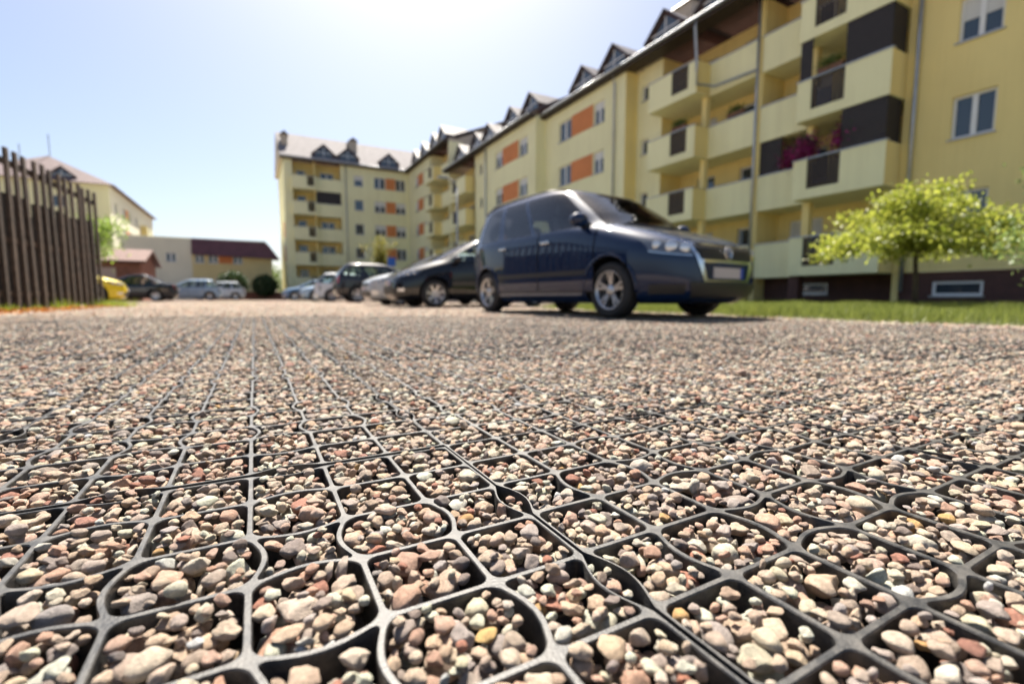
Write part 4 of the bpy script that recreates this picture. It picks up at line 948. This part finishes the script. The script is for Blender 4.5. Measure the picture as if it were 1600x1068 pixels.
# raster of one panel: True where plastic stands
def panel_mask(res):
    n = int(round(PAN/res)); g = (np.arange(n)+.5)*PAN/n; open_ = np.zeros((n, n), bool)
    for poly in CELLPOLY:
        lo, hi = poly.min(0), poly.max(0); ix = np.where((g > lo[0]) & (g < hi[0]))[0]; iy = np.where((g > lo[1]) & (g < hi[1]))[0]
        X, Y = np.meshgrid(g[ix], g[iy], indexing='ij'); ins = np.zeros(X.shape, bool)
        x1, y1 = poly[:,0], poly[:,1]; x2, y2 = np.roll(x1, -1), np.roll(y1, -1)
        for q in range(len(poly)):
            c = ((y1[q] > Y) != (y2[q] > Y)); 
            if not c.any(): continue
            ins ^= c & (X < (x2[q]-x1[q])*(Y-y1[q])/(y2[q]-y1[q]+1e-12)+x1[q])
        open_[np.ix_(ix, iy)] |= ins
    for r in (2, 4):                                                                 # pockets between neighbouring panels
        t = g/CELL-r; b = np.where((t > 0) & (t < 1), np.maximum(0, np.sin(np.pi*np.clip(t, 0, 1)))**1.15*BOW-WT*.6, 0)
        for q in range(n):
            if b[q] > 0:
                o = (g < b[q]) | (g > NC*CELL-b[q]); open_[o, q] = True; open_[q, o] = True
    return ~open_
BASE = -.030
ROTS = []
for k in range(NS):
    for q in range(5):
        tilt = (.12, .3, .5, .25, 1.2)[q]; r_ = np.random.default_rng(k*7+q)
        ROTS.append((k, Euler((r_.normal()*tilt, r_.normal()*tilt, r_.uniform(0, 6.28)), 'XYZ')))
def deposit(x0, x1, y0, y1, res, keep, attempts_per_m2, sizes, tries, zlim, levels=7):
    nx, ny = int((x1-x0)/res), int((y1-y0)/res)
    msk = panel_mask(res); n = msk.shape[0]
    ix = (np.floor((((x0+(np.arange(nx)+.5)*res)-OX-GAP/2) % PAN)/PAN*n).astype(int)) % n; iy = (np.floor((((y0+(np.arange(ny)+.5)*res)-OY-GAP/2) % PAN)/PAN*n).astype(int)) % n
    hf = np.where(msk[np.ix_(ix, iy)], .012, BASE)
    stamps = {}
    def stamp(ri, si):
        if (ri, si) in stamps: return stamps[ri, si]
        k, e = ROTS[ri]; v = SHP[k]@np.array(e.to_matrix()).T*sizes[si]; m = int(np.abs(v[:,:2]).max()/res+.5)
        lo = np.full((2*m+1, 2*m+1), np.inf); up = np.full((2*m+1, 2*m+1), -np.inf); a = np.round(v[:,0]/res).astype(int)+m; b = np.round(v[:,1]/res).astype(int)+m
        a = np.clip(a, 0, 2*m); b = np.clip(b, 0, 2*m); np.minimum.at(lo, (a, b), v[:,2]); np.maximum.at(up, (a, b), v[:,2])
        stamps[ri, si] = (m, lo, up, float(v[:,2].max())); return stamps[ri, si]
    area = (x1-x0)*(y1-y0); N = int(area*attempts_per_m2)
    PXs = rng.integers(0, nx, (N, tries)); PYs = rng.integers(0, ny, N)
    PXs[:,1:] = PXs[:,:1]+rng.integers(-int(.03/res), int(.03/res)+1, (N, tries-1)); JY = rng.integers(-int(.03/res), int(.03/res)+1, (N, tries)); JY[:,0] = 0
    order = np.sort(rng.integers(0, 4, N))                                            # larger stones first within each pass
    sz = rng.choice(len(sizes), N, p=SIZE_P); rots = rng.integers(0, len(ROTS), N); q_ = rng.random(N); top = np.where(q_ < .0004, .04, np.where(q_ < .006, zlim+.007, zlim+rng.normal(size=N)*.003))
    sz[int(N*.74):] = rng.integers(0, 3, N-int(N*.74)); top = np.where((top > .03) & (sz > 4), -1, top)          # a last pass of fines settles into the hollows
    kp = keep(x0+(PXs[:,0]+.5)*res, y0+(PYs+.5)*res); out = []
    for i in np.nonzero(kp)[0]:
        m, lo, up, vt = stamp(int(rots[i]), int(sz[i])); best = None
        for t in range(tries):
            a, b = int(PXs[i,t]), int(PYs[i]+JY[i,t])
            if a < m or b < m or a >= nx-m or b >= ny-m: continue
            z = float((hf[a-m:a+m+1, b-m:b+m+1]-lo).max())
            if best is None or z < best[0]: best = (z, a, b)
        if best is None: continue
        z, a, b = best; z -= .0012
        if z+vt > top[i]: continue
        w = hf[a-m:a+m+1, b-m:b+m+1]; np.maximum(w, up+z, out=w)
        k, e = ROTS[int(rots[i])]
        out.append((x0+(a+.5)*res, y0+(b+.5)*res, z, e.x, e.y, e.z, sizes[int(sz[i])], k))
    return np.array(out)
SIZES = np.array([.0048,.0065,.0085,.0105,.0125,.0145,.017,.020,.0235]); SIZE_P = np.array([.11,.12,.17,.20,.17,.13,.09,.04,.008]); SIZE_P /= SIZE_P.sum()
def dep(x, y): return x*FWD[0]+y*FWD[1]
near = deposit(-2.3, 3.2, -.75, 2.75, .0027, lambda x, y: in_view(x, y, .22, 1.75) | (in_view(x, y, .6, 1.75) & (x*FWD[0]+y*FWD[1] > -.15)), 38000, SIZES, 3, .0015)
mid = deposit(-3.9, 5.3, -.9, 9.2, .0055, lambda x, y: in_view(x, y, .8, 6.0) & ~in_view(x, y, .6, 1.70) & (x < 5.1) & (x*FWD[0]+y*FWD[1] > 0), 14000, SIZES*1.05, 2, .0022)
# far field: a closed top layer only
s = .0275; gx, gy = np.meshgrid(np.arange(-14, 9, s), np.arange(-1.5, 22, s), indexing='ij'); gx = gx.ravel(); gy = gy.ravel()
gx = gx+rng.uniform(-.5,.5,gx.size)*s; gy = gy+rng.uniform(-.5,.5,gy.size)*s
lim = np.where(gy < 9, 5.35+.10*np.sin(gy*1.7)+.06*np.sin(gy*4.3+1)+.1, 8.4); fx = -3.85+(gy-7.2)*.0623-.1
k = in_view(gx, gy, 1.0, 20.0) & (rng.random(gx.size) < np.clip((20.5-(gx*FWD[0]+gy*FWD[1]))/6, 0, 1)) & ~in_view(gx, gy, .8, 5.95) & (gx < lim) & (gx > np.where(gy < 15, fx+.1, -20)); k |= in_view(gx, gy, .8, 6.2) & (gx >= 5.05) & (gx < lim)
gx, gy = gx[k], gy[k]; nf = len(gx); ri = rng.integers(0, len(ROTS), nf); E_ = np.array([tuple(e) for _, e in ROTS]); K_ = np.array([q for q, _ in ROTS])
far = np.column_stack([gx, gy, -.011+rng.normal(size=nf)*.007, E_[ri], rng.uniform(.011, .020, nf), K_[ri]])
print('pebbles', len(near), len(mid), nf)
# the 300 stones that show largest become parts of their own
def apparent(P):
    d = P[:,0]*FWD[0]+P[:,1]*FWD[1]+(P[:,2]-CAM_H)*FWD[2]; l = P[:,0]*RGT[0]+P[:,1]*RGT[1]; up = np.cross(RGT, FWD); h = P[:,0]*up[0]+P[:,1]*up[1]+(P[:,2]-CAM_H)*up[2]
    ok = (d > .1) & (np.abs(l/d) < 800/740) & (h/d > -534/740) & (P[:,2] > -.024); return np.where(ok, P[:,6]/np.maximum(d, .1), 0)
ordr = np.argsort(-apparent(near)); single, rest = near[ordr[:300]], near[ordr[300:]]
for P, c in zip(single, colours(len(single))):
    o = link('pebble', FINE[int(P[7])], ground); o.location = P[:3]; o.rotation_euler = P[3:6]; o.scale = (P[6],)*3; o['pcol'] = [float(q) for q in c]
def scatter(name, label, P, coll):
    me = bpy.data.meshes.new(name); n = len(P); me.vertices.add(n); me.vertices.foreach_set('co', P[:,:3].astype(np.float32).ravel())
    def at(nm, ty, key, data): a = me.attributes.new(nm, ty, 'POINT'); a.data.foreach_set(key, data.ravel())
    at('rot', 'FLOAT_VECTOR', 'vector', P[:,3:6].astype(np.float32)); at('scl', 'FLOAT', 'value', P[:,6].astype(np.float32)); at('idx', 'INT', 'value', P[:,7].astype(np.int32))
    at('pcol', 'FLOAT_COLOR', 'color', np.column_stack([colours(n), np.ones(n)]).astype(np.float32))
    ng = bpy.data.node_groups.new(name, 'GeometryNodeTree'); ng.interface.new_socket('Geometry', in_out='INPUT', socket_type='NodeSocketGeometry'); ng.interface.new_socket('Geometry', in_out='OUTPUT', socket_type='NodeSocketGeometry')
    N = ng.nodes.new; L = ng.links.new; gi, go = N('NodeGroupInput'), N('NodeGroupOutput'); ip = N('GeometryNodeInstanceOnPoints'); ci = N('GeometryNodeCollectionInfo')
    ci.inputs[0].default_value = coll; ci.inputs['Separate Children'].default_value = True; ci.inputs['Reset Children'].default_value = True
    def na(nm, dt): a = N('GeometryNodeInputNamedAttribute'); a.data_type = dt; a.inputs[0].default_value = nm; return a.outputs[0]
    L(gi.outputs[0], ip.inputs['Points']); L(ci.outputs[0], ip.inputs['Instance']); ip.inputs['Pick Instance'].default_value = True
    er = N('FunctionNodeEulerToRotation'); L(na('rot', 'FLOAT_VECTOR'), er.inputs[0])
    L(na('idx', 'INT'), ip.inputs['Instance Index']); L(er.outputs[0], ip.inputs['Rotation']); L(na('scl', 'FLOAT'), ip.inputs['Scale']); L(ip.outputs[0], go.inputs[0])
    o = link(name, me); md = o.modifiers.new('scatter', 'NODES'); md.node_group = ng; o['kind'] = 'stuff'; tag(o, label, 'gravel'); return o
scatter('loose_gravel', 'rounded cream and pink gravel filling the nearest grid cells', rest, fine)
scatter('middle_gravel', 'rounded gravel filling the grid cells further out towards the cars', mid, coarse)
scatter('distant_gravel', 'gravel surface of the car park around the parked minivan', far, coarse)
